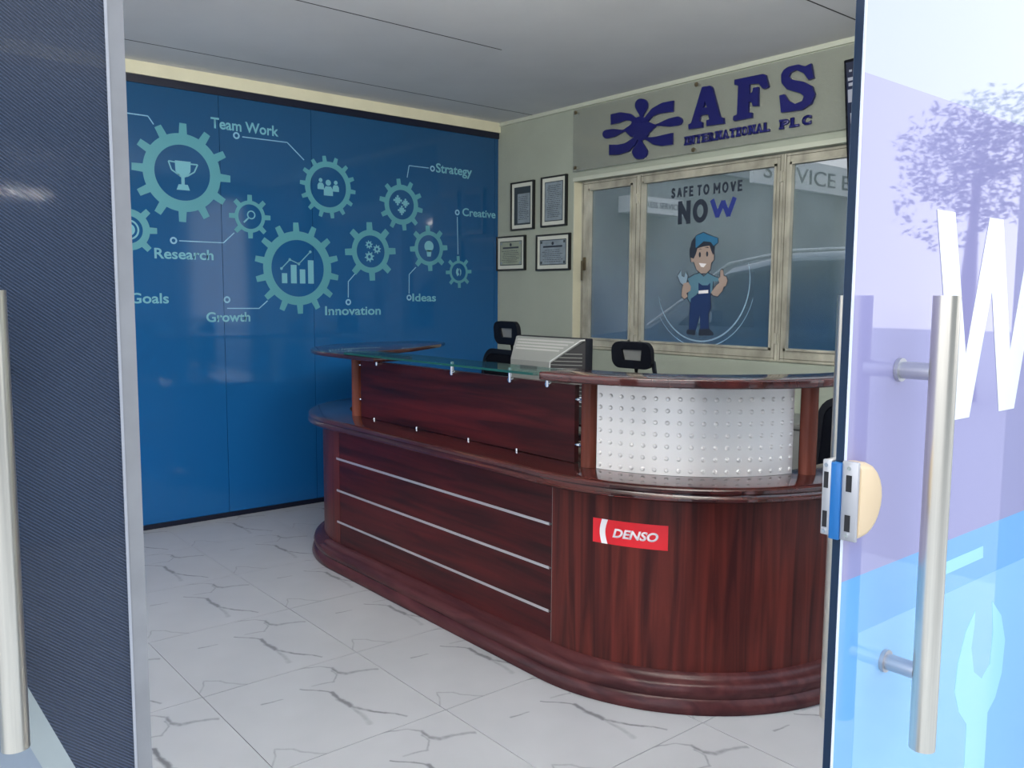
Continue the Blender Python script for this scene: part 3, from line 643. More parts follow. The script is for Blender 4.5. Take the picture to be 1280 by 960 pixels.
prism('letter', LET_F, (0, -.030, 0), AU, AV, (0, -.018, 0), 'navy', sign)
prism('letter', LET_S, (0, -.030, 0), AU, AV, (0, -.018, 0), 'navy', sign)
def slab_letter(ch, x0, x1, z0, z1):
    """bold letter with slab serifs"""
    bm = text_mesh(ch, 1, .06); xs = [p.co.x for p in bm.verts]; ys = [p.co.y for p in bm.verts]; a, b, c, e = min(xs), max(xs), min(ys), max(ys)
    for p in bm.verts:
        p.co = Vector((x0 + (p.co.x - a) / (b - a) * (x1 - x0), -.030 - .010 * p.co.z, z0 + (p.co.y - c) / (e - c) * (z1 - z0)))
    t = .011; w_ = x1 - x0; e_ = .005
    S = lambda lo, hi, z: add_box(bm, (lo, -.0402, z), (hi, -.030, z + t))
    if ch in 'INTRLPE': S(x0 - e_, x0 + w_ * (.45 if ch != 'I' else 1.25), z0) if ch != 'T' else S(x0 + w_ * .25, x0 + w_ * .75, z0)
    if ch in 'INEPR': S(x0 - e_, x0 + w_ * (.4 if ch != 'I' else 1.25), z1 - t)
    if ch in 'N': S(x0 + w_ * .6, x1 + e_, z1 - t)
    if ch == 'A': S(x0 - e_, x0 + w_ * .35, z0); S(x1 - w_ * .35, x1 + e_, z0)
    if ch == 'R': S(x1 - w_ * .3, x1 + e_, z0)
    bm_obj('small_letter', bm, 'navy', sign)
x = 1.829
for ch in 'INTERNATIONAL':
    w_ = .026 if ch == 'I' else .043
    slab_letter(ch, x + .003, x + w_ - .001, 2.287 + .0, 2.338); x += w_ + .005
x = 2.476
for ch, g_ in (('P', .008), ('L', .016), ('C', 0)): slab_letter(ch, x, x + .054, 2.287, 2.338); x += .054 + g_

# ================================================================== CERTIFICATES
def frame_pic(label, x0, x1, z0, z1, kind):
    t = thing('picture_frame', label, 'picture frame', ((x0 + x1) / 2, -.001, z0), group=None)
    b_ = bmesh.new(); fw = .011
    add_prism(b_, [(x0, z0), (x1, z0), (x1, z1), (x0, z1)], (0, -.001, 0), AU, AV, (0, -.022, 0), [[(x0 + fw, z0 + fw), (x1 - fw, z0 + fw), (x1 - fw, z1 - fw), (x0 + fw, z1 - fw)]])
    bm_obj('frame', b_, 'black', t)
    box('mount_board', (x0 + fw, -.014, z0 + fw), (x1 - fw, -.001, z1 - fw), 'mat_board', t)
    m_ = .038; a, b, c, e = x0 + m_, x1 - m_, z0 + m_, z1 - m_
    box('inner_mount', (a, -.0155, c), (b, -.014, e), 'mount_dark', t)
    k = .006; pm = 'paper2' if kind == 'green' else 'paper1'
    if kind == 'offset': a2, b2, c2, e2 = a + .04, b - k, c + .012, e - .05
    else: a2, b2, c2, e2 = a + k, b - k, c + k, e - k
    box('certificate', (a2, -.0165, c2), (b2, -.0155, e2), pm, t)
    r = random.Random(int(x0 * 1000)); tb = bmesh.new(); z = e2 - .025; W_ = b2 - a2
    if kind in ('green', 'blue'):
        add_prism(tb, circ((a2 + b2) / 2, e2 - .022, .012, 14), (0, -.0165, 0), AU, AV, (0, -.0006, 0)); z = e2 - .05
        add_box(tb, (a2 + W_ * .12, -.0172, z), (b2 - W_ * .12, -.0165, z + .012)); z -= .02
    while z > c2 + .015:
        s0 = a2 + W_ * r.uniform(.06, .2); s1 = b2 - W_ * r.uniform(.06, .25); xx = s0
        while xx < s1:
            q = r.uniform(.012, .03); add_box(tb, (xx, -.0170, z), (min(xx + q, s1), -.0165, z + .0035)); xx += q + .005
        z -= .0135
    bm_obj('printed_lines', tb, 'ink', t)
    if kind in ('blue', 'green'):
        for cx, cz in ((a2 + .012, c2 + .012), (b2 - .012, c2 + .012), (a2 + .012, e2 - .012), (b2 - .012, e2 - .012)): box('corner_ornament', (cx - .009, -.0171, cz - .009), (cx + .009, -.0165, cz + .009), 'mount_dark' if kind == 'blue' else 'paper1', t)
frame_pic('upper left black-framed certificate with sheet offset on a dark mount', .180, .440, 1.878, 2.230, 'offset')
frame_pic('upper right black-framed certificate covered with fine text, beside the window', .520, .785, 1.883, 2.235, 'full')
frame_pic('lower left black-framed greenish certificate touching the blue wall corner', .014, .346, 1.584, 1.841, 'green')
frame_pic('lower right black-framed pale certificate with dark corner ornaments by window', .472, .825, 1.575, 1.831, 'blue')

# ================================================================== TELEVISION
tv = thing('television', 'black wall television high at the end of the acrylic sign', 'television', (3.4, 0, 2.2))
mt = Matrix.Translation((2.934, -.22, 2.522)) @ Matrix.Rotation(math.radians(-6), 4, 'Z') @ Matrix.Rotation(math.radians(7), 4, 'X')
box('housing', (0, 0, -.72), (1.22, .045, 0), 'black_plastic', tv, mt, bev=.004)
box('screen', (.014, -.002, -.70), (1.206, .002, -.014), 'screen', tv, mt)
for a, b, c, e in ((.03, .045, -.05, -.06), (.022, .05, -.10, -.085), (.025, .055, -.125, -.11), (.02, .06, -.20, -.14), (.03, .05, -.30, -.25), (.03, .055, -.34, -.31)): box('screen_picture', (a, -.003, min(c, e)), (b, -.002, max(c, e)), 'tv_print', tv, mt)
ab = bmesh.new(); add_box(ab, (.40, .045, -.40), (.68, .07, -.16), mt); add_path(ab, [mt @ Vector((.54, .05, -.28)), (3.46, -.13, 2.30), (3.46, -.004, 2.32)], .022, 8); add_box(ab, (3.34, -.02, 2.20), (3.58, -.0005, 2.44))
bm_obj('wall_bracket', ab, 'black_plastic', tv)
# ================================================================== RECEPTION DESK
desk = thing('reception_desk', 'curved mahogany reception desk with raised counter and white dimpled panel', 'reception desk', (2.15, -1.6, 0))
R0 = .77; CL = (1.35, -1.39); CR = (2.95, -1.39)
def outline(off=0, seg=28, back=-.95, part='all'):
    r = R0 + off; pts = []
    if part in ('all', 'left'):
        pts.append((CL[0] - r, back))
        for k in range(seg + 1):
            t = PI + PI / 2 * k / seg; pts.append((CL[0] + r * math.cos(t), CL[1] + r * math.sin(t)))
    if part == 'straight': pts += [(CL[0], CL[1] - r), (CR[0], CR[1] - r)]
    if part in ('all', 'right'):
        for k in range(seg + 1):
            t = PI * 1.5 + PI / 2 * k / seg; pts.append((CR[0] + r * math.cos(t), CR[1] + r * math.sin(t)))
        pts.append((CR[0] + r, back))
    return pts
def sweep(name, prof, m, parent, part='all', smooth=True, back=-.95):
    """profile of (outward offset, z) carried along the desk outline"""
    bm = bmesh.new(); rows = []
    for off, z in prof: rows.append([bm.verts.new((x, y, z)) for x, y in outline(off, part=part, back=back)])
    n = len(rows[0]); k = len(rows)
    for i in range(k):
        for j in range(n - 1): bm.faces.new([rows[i][j], rows[i][j + 1], rows[(i + 1) % k][j + 1], rows[(i + 1) % k][j]])
    bm.faces.new([r[0] for r in rows]); bm.faces.new([r[-1] for r in rows][::-1])
    return bm_obj(name, bm, m, parent, smooth)
sweep('plinth', [(-.12, .001), (.004, .001), (.008, .010), (.004, .030), (-.004, .045), (-.010, .050), (-.006, .060), (-.002, .075), (-.008, .092), (-.022, .101), (-.034, .104), (-.040, .112), (-.052, .122), (-.12, .122)], 'plinth', desk)
sweep('curved_panel', [(-.085, .122), (-.060, .122), (-.060, .716), (-.085, .716)], 'wood_v', desk, 'left')
sweep('curved_panel', [(-.085, .122), (-.060, .122), (-.060, .716), (-.085, .716)], 'wood_v', desk, 'right')
YF = -2.10
zs_ = [.122, .2300, .2375, .3935, .4010, .5575, .5650, .716]
for a, b in ((.122, .2290), (.2380, .3920), (.4010, .5560), (.5650, .716)):
    box('front_board', (1.352, YF, a), (2.9485, YF + .022, b), 'wood_h', desk)
for z in (.2335, .3965, .5605):
    box('metal_strip', (1.322, YF - .0015, z - .0052), (2.936, YF + .012, z + .0052), 'alu', desk)
box('panel_joint', (2.9490, YF - .0004, .122), (2.9505, YF + .004, .716), 'grey_plastic', desk)
sweep('ledge_top', [(-.205, .716), (-.05, .716), (-.012, .7165), (.008, .720), (.017, .727), (.017, .735), (.008, .741), (.006, .746), (.013, .752), (.014, .762), (.008, .769), (-.004, .772), (-.205, .772)], 'wood_top', desk)
# inner carcass: work surface and side panels on the staff side
box('work_surface', (.99, -1.95, .7165), (3.20, -1.30, .7165 + .024), 'wood_top', desk)
for x in (1.02, 3.26): box('pedestal', (x - .08, -1.80, .002), (x - .06, -1.32, .7155), 'wood_v', desk)
# posts
for x, y in ((1.330, -1.978), (3.022, -1.990), (3.583, -1.478)):
    tube('post', (x, y, .7725), (x, y, 1.0895), .0300, 'wood_post', desk, n=28)
# recessed board between the first two posts
box('upper_board', (1.385, -1.990, .7745), (2.945, -1.968, 1.062), 'wood_h', desk)
for x, z in ((2.962, 1.010), (2.962, .842), (1.374, 1.035), (1.374, .860)):
    bb = bmesh.new(); add_tube(bb, (x - .022, -1.982, z), (x + .026, -1.984, z), .0065, n=12); add_tube(bb, (x - .004, -1.982, z), (x + .004, -1.982, z), .010, n=14); bm_obj('board_bracket', bb, 'chrome', desk, True)
for x, z in ((1.52, .7845), (1.90, .7845), (2.30, .7845), (2.62, .7845)):
    tube('board_stud', (x, -1.992, .7725), (x, -1.992, .783), .006, 'chrome', desk, n=10)
# white dimpled panel following the right curve
pn = bmesh.new(); a0, a1 = math.radians(-79.5), math.radians(-12.0); n_ = 40; rr = .612
rows = []
for r, z in ((rr - .004, .773), (rr, .773), (rr, 1.089), (rr - .004, 1.089)):
    rows.append([pn.verts.new((CR[0] + r * math.cos(a0 + (a1 - a0) * k / n_), CR[1] + r * math.sin(a0 + (a1 - a0) * k / n_), z)) for k in range(n_ + 1)])
for i in range(4):
    for j in range(n_): pn.faces.new([rows[i][j], rows[i][j + 1], rows[(i + 1) % 4][j + 1], rows[(i + 1) % 4][j]])
pn.faces.new([r[0] for r in rows]); pn.faces.new([r[-1] for r in rows][::-1])
panel = bm_obj('perforated_panel', pn, 'white_panel', desk, True)
dm = bmesh.new()
for i in range(18):
    t = a0 + (a1 - a0) * (i + .35) / 17.6
    for j in range(8):
        z = .790 + j * .0412
        nrm = Vector((math.cos(t), math.sin(t), 0)); c = Vector((CR[0], CR[1], z)) + nrm * rr; tan = Vector((-math.sin(t), math.cos(t), 0)); up = Vector((0, 0, 1))
        r1 = [dm.verts.new(c + tan * .0085 * math.cos(q) + up * .0085 * math.sin(q)) for q in [k * PI / 4 for k in range(8)]]
        r2 = [dm.verts.new(c + nrm * .0048 + tan * .0045 * math.cos(q) + up * .0045 * math.sin(q)) for q in [k * PI / 4 for k in range(8)]]
        for k in range(8): dm.faces.new([r1[k], r1[(k + 1) % 8], r2[(k + 1) % 8], r2[k]])
        dm.faces.new(r2)
tag(bm_obj('dimple', dm, 'white_panel', panel, True), kind='stuff')
# raised counter: right crescent
outer = []; inner = []
outer.append((2.937, -2.158)); inner.append((2.937, -1.955))
for k in range(31):
    f = k / 30; t = -PI / 2 + PI / 2 * f; outer.append((CR[0] + .768 * math.cos(t), CR[1] + .768 * math.sin(t)))
    ri = .565 if f < .72 else .565 + (f - .72) / .28 * .055
    inner.append((CR[0] + ri * math.cos(t), CR[1] + ri * math.sin(t)))
outer.append((3.718, -1.33)); outer.append((3.70, -1.285)); inner.append((3.60, -1.275)); inner.append((3.57, -1.33))
def slab(name, pts, z0, z1, m, bev=.006):
    bm = bmesh.new(); add_prism(bm, pts, (0, 0, z0), (1, 0, 0), (0, 1, 0), (0, 0, z1 - z0)); bmesh.ops.recalc_face_normals(bm, faces=bm.faces[:])
    es = [e for e in bm.edges if abs(e.verts[0].co.z - e.verts[1].co.z) < 1e-6 and any(abs(f.normal.z) < .2 for f in e.link_faces) and any(abs(f.normal.z) > .8 for f in e.link_faces)]
    if bev: bmesh.ops.bevel(bm, geom=es, offset=bev, segments=3, affect='EDGES', profile=.5)
    return bm_obj(name, bm, m, desk, True)
slab('counter_top', outer + inner[::-1][:-0 or None], 1.090, 1.120, 'wood_top')
lp = [(1.80, -2.158)]
for k in range(25):
    t = -PI / 2 - math.radians(108) * k / 24; lp.append((CL[0] + .768 * math.cos(t), CL[1] + .768 * math.sin(t)))
lp += [(.70, -1.08), (.86, -1.10), (1.02, -1.25), (1.16, -1.45), (1.258, -1.595), (1.33, -1.74), (1.354, -1.858), (1.42, -1.93), (1.80, -1.95)]
slab('counter_top', lp, 1.082, 1.1030, 'wood_top')
# glass counter resting on the two timber ends, on chrome standoffs over the board
gl = slab('glass_counter', rrect(1.50, -2.160, 2.933, -1.965, .03), 1.1035, 1.1130, 'counter_glass', 0)
box('glass_front_edge', (1.53, -2.1615, 1.1038), (2.905, -2.1600, 1.1127), 'glass_green', desk)
for x in (1.565, 2.192, 2.587, 2.809):
    sb = bmesh.new(); add_tube(sb, (x, -2.001, 1.046), (x, -2.001, 1.1032), .0085, n=16); add_tube(sb, (x, -1.9905, 1.054), (x, -2.006, 1.054), .011, n=16); bm_obj('chrome_standoff', sb, 'chrome', desk, True)

# sticker on the right curved panel
st = thing('sticker', 'small red sticker with white italic lettering on the curved desk panel', 'sticker', (3.2, -2.08, .53))
def on_curve(s, z, lift):                                           # s = arc length from the joint
    r = R0 - .060 + lift; t = -PI / 2 + s / (R0 - .060); return (CR[0] + r * math.cos(t), CR[1] + r * math.sin(t), z)
def curved_patch(name, s0, s1, z0, z1, m, lift, prof=None, n=14):
    bm = bmesh.new(); lo = []; hi = []; lo2 = []; hi2 = []
    for k in range(n + 1):
        s = s0 + (s1 - s0) * k / n
        a, b = (z0, z1)
        lo.append(bm.verts.new(on_curve(s, a, lift))); hi.append(bm.verts.new(on_curve(s, b, lift)))
        lo2.append(bm.verts.new(on_curve(s, a, lift - .0006))); hi2.append(bm.verts.new(on_curve(s, b, lift - .0006)))
    for k in range(n):
        bm.faces.new([lo[k], lo[k + 1], hi[k + 1], hi[k]]); bm.faces.new([lo2[k + 1], lo2[k], hi2[k], hi2[k + 1]])
        bm.faces.new([lo2[k], lo2[k + 1], lo[k + 1], lo[k]]); bm.faces.new([hi[k], hi[k + 1], hi2[k + 1], hi2[k]])
    bm.faces.new([lo[0], hi[0], hi2[0], lo2[0]]); bm.faces.new([lo[-1], lo2[-1], hi2[-1], hi[-1]])
    return bm_obj(name, bm, m, st)
S0, S1, Z0, Z1 = .186, .452, .537, .622
curved_patch('red_backing', S0, S1, Z0, Z1, 'red', .0010)
cb = bmesh.new(); q = []
for k in range(9):
    f = k / 8; q.append((S0 + (S1 - S0) * (.215 - .035 * math.sin(PI * f)), Z0 + (Z1 - Z0) * f))
for k in range(9):
    f = 1 - k / 8; q.append((S0 + (S1 - S0) * (.13 - .03 * math.sin(PI * f)), Z0 + (Z1 - Z0) * f))
add_prism(cb, q, (0, 0, 0), (1, 0, 0), (0, 0, 1), (0, 1, 0))
for v in cb.verts: v.co = Vector(on_curve(v.co.x, v.co.z, .0012 + .0004 * (1 - v.co.y)))
bm_obj('white_crescent', cb, 'white_ink', st)
tb = text_mesh('DENSO', 1, .035, .25); xs = [p.co.x for p in tb.verts]; ys = [p.co.y for p in tb.verts]; x0, x1, y0, y1 = min(xs), max(xs), min(ys), max(ys)
for p in tb.verts:
    s = S0 + (S1 - S0) * (.28 + .60 * (p.co.x - x0) / (x1 - x0)); z = Z0 + (Z1 - Z0) * (.30 + .38 * (p.co.y - y0) / (y1 - y0)); p.co = Vector(on_curve(s, z, .0012 + .0004 * p.co.z))
bm_obj('lettering', tb, 'white_ink', st)

# ================================================================== MONITOR ON THE DESK
mo = thing('computer_monitor', 'silver grey computer monitor seen from behind with perforated hood', 'monitor', (2.25, -1.5, .7405))
YB = -1.50; XA, XB = 2.035, 2.497                                      # rear shell
sh = bmesh.new()
def ringv(y, xa, xb, z0, z1): return [sh.verts.new(p) for p in ((xa, y, z0), (xb, y, z0), (xb, y, z1), (xa, y, z1))]
A_ = ringv(YB, XA, XB, .815, 1.197); 
v = [sh.verts.new(p) for p in ((2.085, YB - .085, .87), (2.360, YB - .085, .87), (2.360, YB - .085, 1.092), (2.085, YB - .085, 1.092))]
top = [sh.verts.new((XA + .004, YB - .012, 1.194)), sh.verts.new((XB - .008, YB - .012, 1.194))]
sh.faces.new([v[0], v[1], v[2], v[3]]); sh.faces.new([v[3], v[2], top[1], top[0]]); sh.faces.new([top[0], top[1], A_[2], A_[3]])
sh.faces.new([A_[0], A_[1], v[1], v[0]]); sh.faces.new([A_[0], v[0], v[3], top[0], A_[3]]); sh.faces.new([A_[1], A_[2], top[1], v[2], v[1]]); sh.faces.new(A_)
bm_obj('rear_shell', sh, 'grey_plastic', mo)
box('bezel', (XA - .004, YB, .805), (XB + .004, YB + .045, 1.2), 'black_plastic', mo, bev=.004)
box('display', (XA + .02, YB + .0445, .84), (XB - .02, YB + .047, 1.18), 'screen', mo)
# perforated rows on the sloping hood
ph = bmesh.new(); n0 = Vector((0, -(1.194 - 1.092), .073)).normalized()
for i in range(44):
    for j in range(4):
        f = .12 + j * .13; u = .05 + i * .0205 + (j % 2) * .01
        if u > .95 - f * .12: continue
        xl = (XA + .004) * (1 - f) + 2.085 * f; xr = (XB - .008) * (1 - f) + 2.36 * f
        c = Vector((xl + (xr - xl) * u, (YB - .012) * (1 - f) + (YB - .085) * f, 1.194 * (1 - f) + 1.092 * f))
        t1 = Vector((1, 0, 0)); t2 = t1.cross(n0)
        vs = [ph.verts.new(c + t1 * a + t2 * b + n0 * .0008) for a, b in ((-.0022, -.0045), (.0022, -.0045), (.0022, .0045), (-.0022, .0045))]
        ph.faces.new(vs)
tag(bm_obj('perforation', ph, 'perf', mo), kind='stuff')
box('label_slot', (2.155, YB - .0862, 1.048), (2.275, YB - .0845, 1.068), 'dark_slot', mo)
# dark side grille with fins and a silver edge
pl3 = [Vector((XB, YB, .815)), Vector((XB, YB, 1.19)), Vector((2.492, YB - .012, 1.186)), Vector((2.363, YB - .085, 1.088)), Vector((2.363, YB - .085, .874))]
gb = bmesh.new(); off = Vector((.0022, -.0006, 0)); vs = [gb.verts.new(p + off) for p in pl3]; gb.faces.new(vs); bm_obj('side_grille', gb, 'dark_slot', mo)
fb_ = bmesh.new()
for k in range(15):
    z = .90 + k * .0165; f0 = 0 if z < 1.088 else (z - 1.088) / (1.186 - 1.088)
    a = Vector((2.363, YB - .085, z)) * (1 - f0) + Vector((2.492, YB - .012, z)) * f0; b = Vector((XB - .012, YB - .008, z))
    a.z = b.z = z; add_path(fb_, [a + off * 1.6, b + off * 1.6], .0016, 6)
tag(bm_obj('fin', fb_, 'grey_plastic', mo), kind='stuff')
eb = bmesh.new(); add_path(eb, [Vector((2.497, YB - .002, 1.194)), Vector((2.484, YB - .014, 1.190)), Vector((2.363, YB - .086, 1.094)), Vector((2.362, YB - .087, 1.07)), Vector((2.362, YB - .087, .875))], .0036, 8); bm_obj('silver_edge', eb, 'grey_edge', mo, True)
nb = bmesh.new(); add_box(nb, (2.22, YB + .0, .745), (2.31, YB + .04, .83)); add_prism(nb, rrect(2.12, YB - .10, 2.41, YB + .10, .04), (0, 0, .7415), (1, 0, 0), (0, 1, 0), (0, 0, .012)); bm_obj('stand', nb, 'black_plastic', mo)

# ================================================================== OFFICE CHAIRS
def make_chair(label, headrest=True, dz=0.):
    t = thing('office_chair', label, 'chair', (0, 0, 0))
    # local: faces -y
    for k in range(5):
        a = 2 * PI * k / 5 + .3; lb = bmesh.new(); add_path(lb, [(0, 0, .09), (.29 * math.cos(a), .29 * math.sin(a), .065)], [.022, .014], 8)
        leg = bm_obj('base_leg', lb, 'black_plastic', t, True); x, y = .29 * math.cos(a), .29 * math.sin(a)
        wb_ = bmesh.new(); n = Vector((-math.sin(a), math.cos(a), 0)); add_tube(wb_, Vector((x, y, .028)) - n * .02, Vector((x, y, .028)) + n * .02, .027, n=14); bm_obj('caster', wb_, 'rubber', leg, True)
    tube('gas_column', (0, 0, .08), (0, 0, .42 + dz), .024, 'chrome', t)
    sb = bmesh.new(); add_prism(sb, rrect(-.24, -.25, .24, .22, .08), (0, 0, .42 + dz), (1, 0, 0), (0, 1, 0), (0, 0, .07))
    bm_obj('seat', sb, 'black_fabric', t, True)
    # mesh back with rounded frame
    bk = bmesh.new(); tilt = Matrix.Translation((0, .22, .53 + dz)) @ Matrix.Rotation(math.radians(-8), 4, 'X')
    add_prism(bk, rrect(-.235, 0, .235, .53, .09), (0, 0, 0), (1, 0, 0), (0, 0, 1), (0, .03, 0), [rrect(-.205, .03, .205, .50, .07)])
    bmesh.ops.transform(bk, matrix=tilt, verts=bk.verts[:]); bm_obj('back_frame', bk, 'black_plastic', t)
    mb = bmesh.new(); add_prism(mb, rrect(-.208, .027, .208, .503, .07), (0, .008, 0), (1, 0, 0), (0, 0, 1), (0, .008, 0)); bmesh.ops.transform(mb, matrix=tilt, verts=mb.verts[:]); bm_obj('backrest', mb, 'black_fabric', t)
    sp = bmesh.new(); add_path(sp, [(0, .05, .41 + dz), (0, .28, .44 + dz), (0, .335, .60 + dz), (0, .36, .92 + dz), (0, .352, (1.10 if headrest else 1.0) + dz)], [.022, .022, .02, .017, .013], 8); bm_obj('spine', sp, 'black_plastic', t, True)
    for s in (-1, 1):
        ar = bmesh.new(); add_path(ar, [(s * .22, .02, .44 + dz), (s * .29, .03, .50 + dz), (s * .29, .03, .66 + dz)], .014, 8); arm = bm_obj('arm', ar, 'black_plastic', t, True)
        box('arm_pad', (s * .29 - .035, -.12, .662 + dz), (s * .29 + .035, .14, .688 + dz), 'black_fabric', arm, bev=.01)
    if headrest:
        hb_ = bmesh.new(); ht = Matrix.Translation((0, .315, 1.085 + dz)) @ Matrix.Rotation(math.radians(6), 4, 'X')
        add_prism(hb_, rrect(-.135, 0, .135, .145, .05), (0, 0, 0), (1, 0, 0), (0, 0, 1), (0, .028, 0), [[(-.055, .045), (.06, .045), (.07, .105), (-.068, .105)]])
        for v in hb_.verts: v.co.y -= .25 * v.co.x ** 2 * 4 * .25
        bmesh.ops.transform(hb_, matrix=ht, verts=hb_.verts[:]); hr = bm_obj('headrest', hb_, 'black_plastic', t)
        mb = bmesh.new(); add_prism(mb, [(-.06, .04), (.065, .04), (.075, .11), (-.073, .11)], (0, .012, 0), (1, 0, 0), (0, 0, 1), (0, .006, 0)); bmesh.ops.transform(mb, matrix=ht, verts=mb.verts[:]); bm_obj('headrest_mesh', mb, 'grey_plastic', hr)
        hk = bmesh.new(); add_path(hk, [(0, .352, 1.09 + dz), (.05, .37, 1.15 + dz), (.12, .345, 1.12 + dz), (.165, .30, 1.07 + dz)], [.016, .018, .014, .012], 8); bm_obj('headrest_bracket', hk, 'black_plastic', t, True)
    return t
def place(o, x, y, a): o.location = (x, y, 0); o.rotation_euler = (0, 0, math.radians(a)); o['group'] = 'black office chairs behind the reception desk'
ch = make_chair('left black office chair with headrest, against the blue wall edge'); place(ch, 1.00, -1.06, -6)
c2 = make_chair('black office chair with headrest between the monitor and the window', dz=-.085); place(c2, 2.075, -1.02, 4)
c3 = make_chair('black office chair back glimpsed right of the last desk post', False, -.125); place(c3, 3.30, -.80, 2)
# grey cabinet against the window wall
cab = thing('storage_cabinet', 'low grey cabinet behind the right end of the desk', 'cabinet', (3.05, -.2, 0))
box('body', (2.62, -.36, .002), (3.14, -.003, .735), 'cabinet_grey', cab); box('worktop', (2.60, -.375, .735), (3.16, -.003, .76), 'grey_plastic', cab)
for k in (0, 1): box('door', (2.625 + k * .258, -.375, .03), (2.877 + k * .258, -.36, .725), 'cabinet_grey', cab)

# ================================================================== ENTRANCE DOORS
dr = thing('glass_door', 'right glass door with white letter W and cyan wrench print, tall steel handle', 'door', (4.549, -2.55, 0))
GX = 4.556
prism('glass_leaf', [(-3.0, .012), (-2.08, .012), (-2.08, 2.22), (-3.0, 2.22)], (4.542, 0, 0), (0, 1, 0), (0, 0, 1), (.0135, 0, 0), 'glass_edge', dr)
box('polished_edge', (GX - .0012, -3.0012, .012), (GX + .0012, -2.9975, 2.22), 'edge_light', dr)  # near-white strip paints the highlight along the glass corner
box('back_film', (4.5405, -2.998, .012), (4.5418, -2.082, 2.22), 'back_film', dr)
FO = (GX, 0, 0); FD = (.0006, 0, 0)
prism('pale_print', [(-2.997, 1.69), (-2.08, 1.69), (-2.08, 2.22), (-2.997, 2.22)], FO, (0, 1, 0), (0, 0, 1), FD, 'door_white', dr)
prism('lavender_print', [(-2.997, .965), (-2.08, .965), (-2.08, 1.69), (-2.997, 1.69)], FO, (0, 1, 0), (0, 0, 1), FD, 'door_lavender', dr)
prism('cyan_print', [(-2.997, .012), (-2.08, .012), (-2.08, .965), (-2.997, .965)], FO, (0, 1, 0), (0, 0, 1), FD, 'door_cyan', dr)
F2 = (GX + .0006, 0, 0)
prism('light_band_print', [(-2.94, .012), (-2.08, .012), (-2.08, .862), (-2.94, .874)], F2, (0, 1, 0), (0, 0, 1), (.0003, 0, 0), 'door_cyan_light', dr)
F3 = (GX + .0009, 0, 0)
prism('letter', [(-2.756, 1.52), (-2.691, 1.52), (-2.62, 1.286), (-2.555, 1.52), (-2.497, 1.52), (-2.431, 1.286), (-2.365, 1.52), (-2.300, 1.52), (-2.395, 1.175), (-2.465, 1.175), (-2.528, 1.395), (-2.592, 1.175), (-2.655, 1.175)], F3, (0, 1, 0), (0, 0, 1), (.0006, 0, 0), 'door_letter', dr)
prism('wrench_print', [(-2.514, 0.809), (-2.55, 0.777), (-2.576, 0.724), (-2.583, 0.673), (-2.56, 0.628), (-2.522, 0.592), (-2.516, 0.30), (-2.425, 0.30), (-2.427, 0.585), (-2.394, 0.605), (-2.369, 0.649), (-2.363, 0.714), (-2.390, 0.77), (-2.439, 0.81), (-2.425, 0.745), (-2.431, 0.683), (-2.465, 0.664), (-2.503, 0.688), (-2.521, 0.739), (-2.513, 0.783)], F3, (0, 1, 0), (0, 0, 1), (.0004, 0, 0), 'door_cyan_light2', dr)
prism('bar_print', [(-2.66, .928), (-2.497, .928), (-2.494, .905), (-2.66, .905)], F3, (0, 1, 0), (0, 0, 1), (.0004, 0, 0), 'door_cyan_light2', dr)
def handle(name, x, y, z0, z1, gx, parent, axis='x'):
    """tall round pull bar on two studs"""
    b_ = bmesh.new(); add_tube(b_, (x, y, z0), (x, y, z1), .0190, n=32); h_ = bm_obj(name, b_, 'steel', parent, True)
    for z in (z1 - .113, z0 + .118):
        s_ = bmesh.new(); e = Vector((gx, y, z)) if axis == 'x' else Vector((x, gx, z)); c = Vector((x, y, z)); d = (c - e).normalized()
        add_tube(s_, e, c - d * .015, .0130, n=18); add_tube(s_, e, e + d * .006, .0180, n=20); bm_obj('stud', s_, 'stud_steel', h_, True)
    return h_
handle('pull_handle', GX + .067, -2.855, .690, 1.384, GX + .001, dr)
handle('pull_handle', 4.542 - .068, -2.858, .682, 1.384, 4.5405, dr)
# night latch clasping the glass edge
lk = thing('door_lock', 'cream and silver lock with blue strip on the edge of the right door', 'lock', (4.555, -3.0, 1.09))
LZ0, LZ1 = 1.034, 1.146
hd = [(-3.004, LZ0), (-2.990, LZ0)] 
for k in range(13):
    t = -PI / 2 + PI * k / 12; hd.append((-2.990 + .058 * math.cos(t), (LZ0 + LZ1) / 2 + (LZ1 - LZ0) / 2 * math.sin(t)))
hd += [(-3.004, LZ1)]
bm = bmesh.new(); rows = []; cy_, cz_ = -3.004, (LZ0 + LZ1) / 2
for dx, k in ((0, 1), (.015, 1), (.021, .97), (.025, .91), (.027, .82)): rows.append([bm.verts.new((GX + .001 + dx, cy_ + (a - cy_) * k, cz_ + (b - cz_) * k)) for a, b in hd])
for a, b in zip(rows, rows[1:]):
    for i_ in range(len(hd)): bm.faces.new([a[i_], a[(i_ + 1) % len(hd)], b[(i_ + 1) % len(hd)], b[i_]])
bm.faces.new(rows[0]); bm.faces.new(rows[-1][::-1]); bm_obj('cream_cover', bm, 'cream', lk, True)
box('outer_face_plate', (GX + .0008, -3.0095, LZ0 - .002), (GX + .026, -3.0035, LZ1 + .002), 'lock_body', lk, bev=.002)
box('inner_face_plate', (4.5265, -3.0095, LZ0), (4.5410, -3.0035, LZ1), 'lock_body', lk, bev=.002)
box('inner_case', (4.5270, -3.0035, LZ0), (4.5400, -2.95, LZ1), 'lock_body', lk, bev=.003)
box('blue_edge_strip', (4.5412, -3.0125, LZ0 - .003), (GX + .0008, -3.0025, LZ1 - .002), 'lock_blue', lk, bev=.0015)
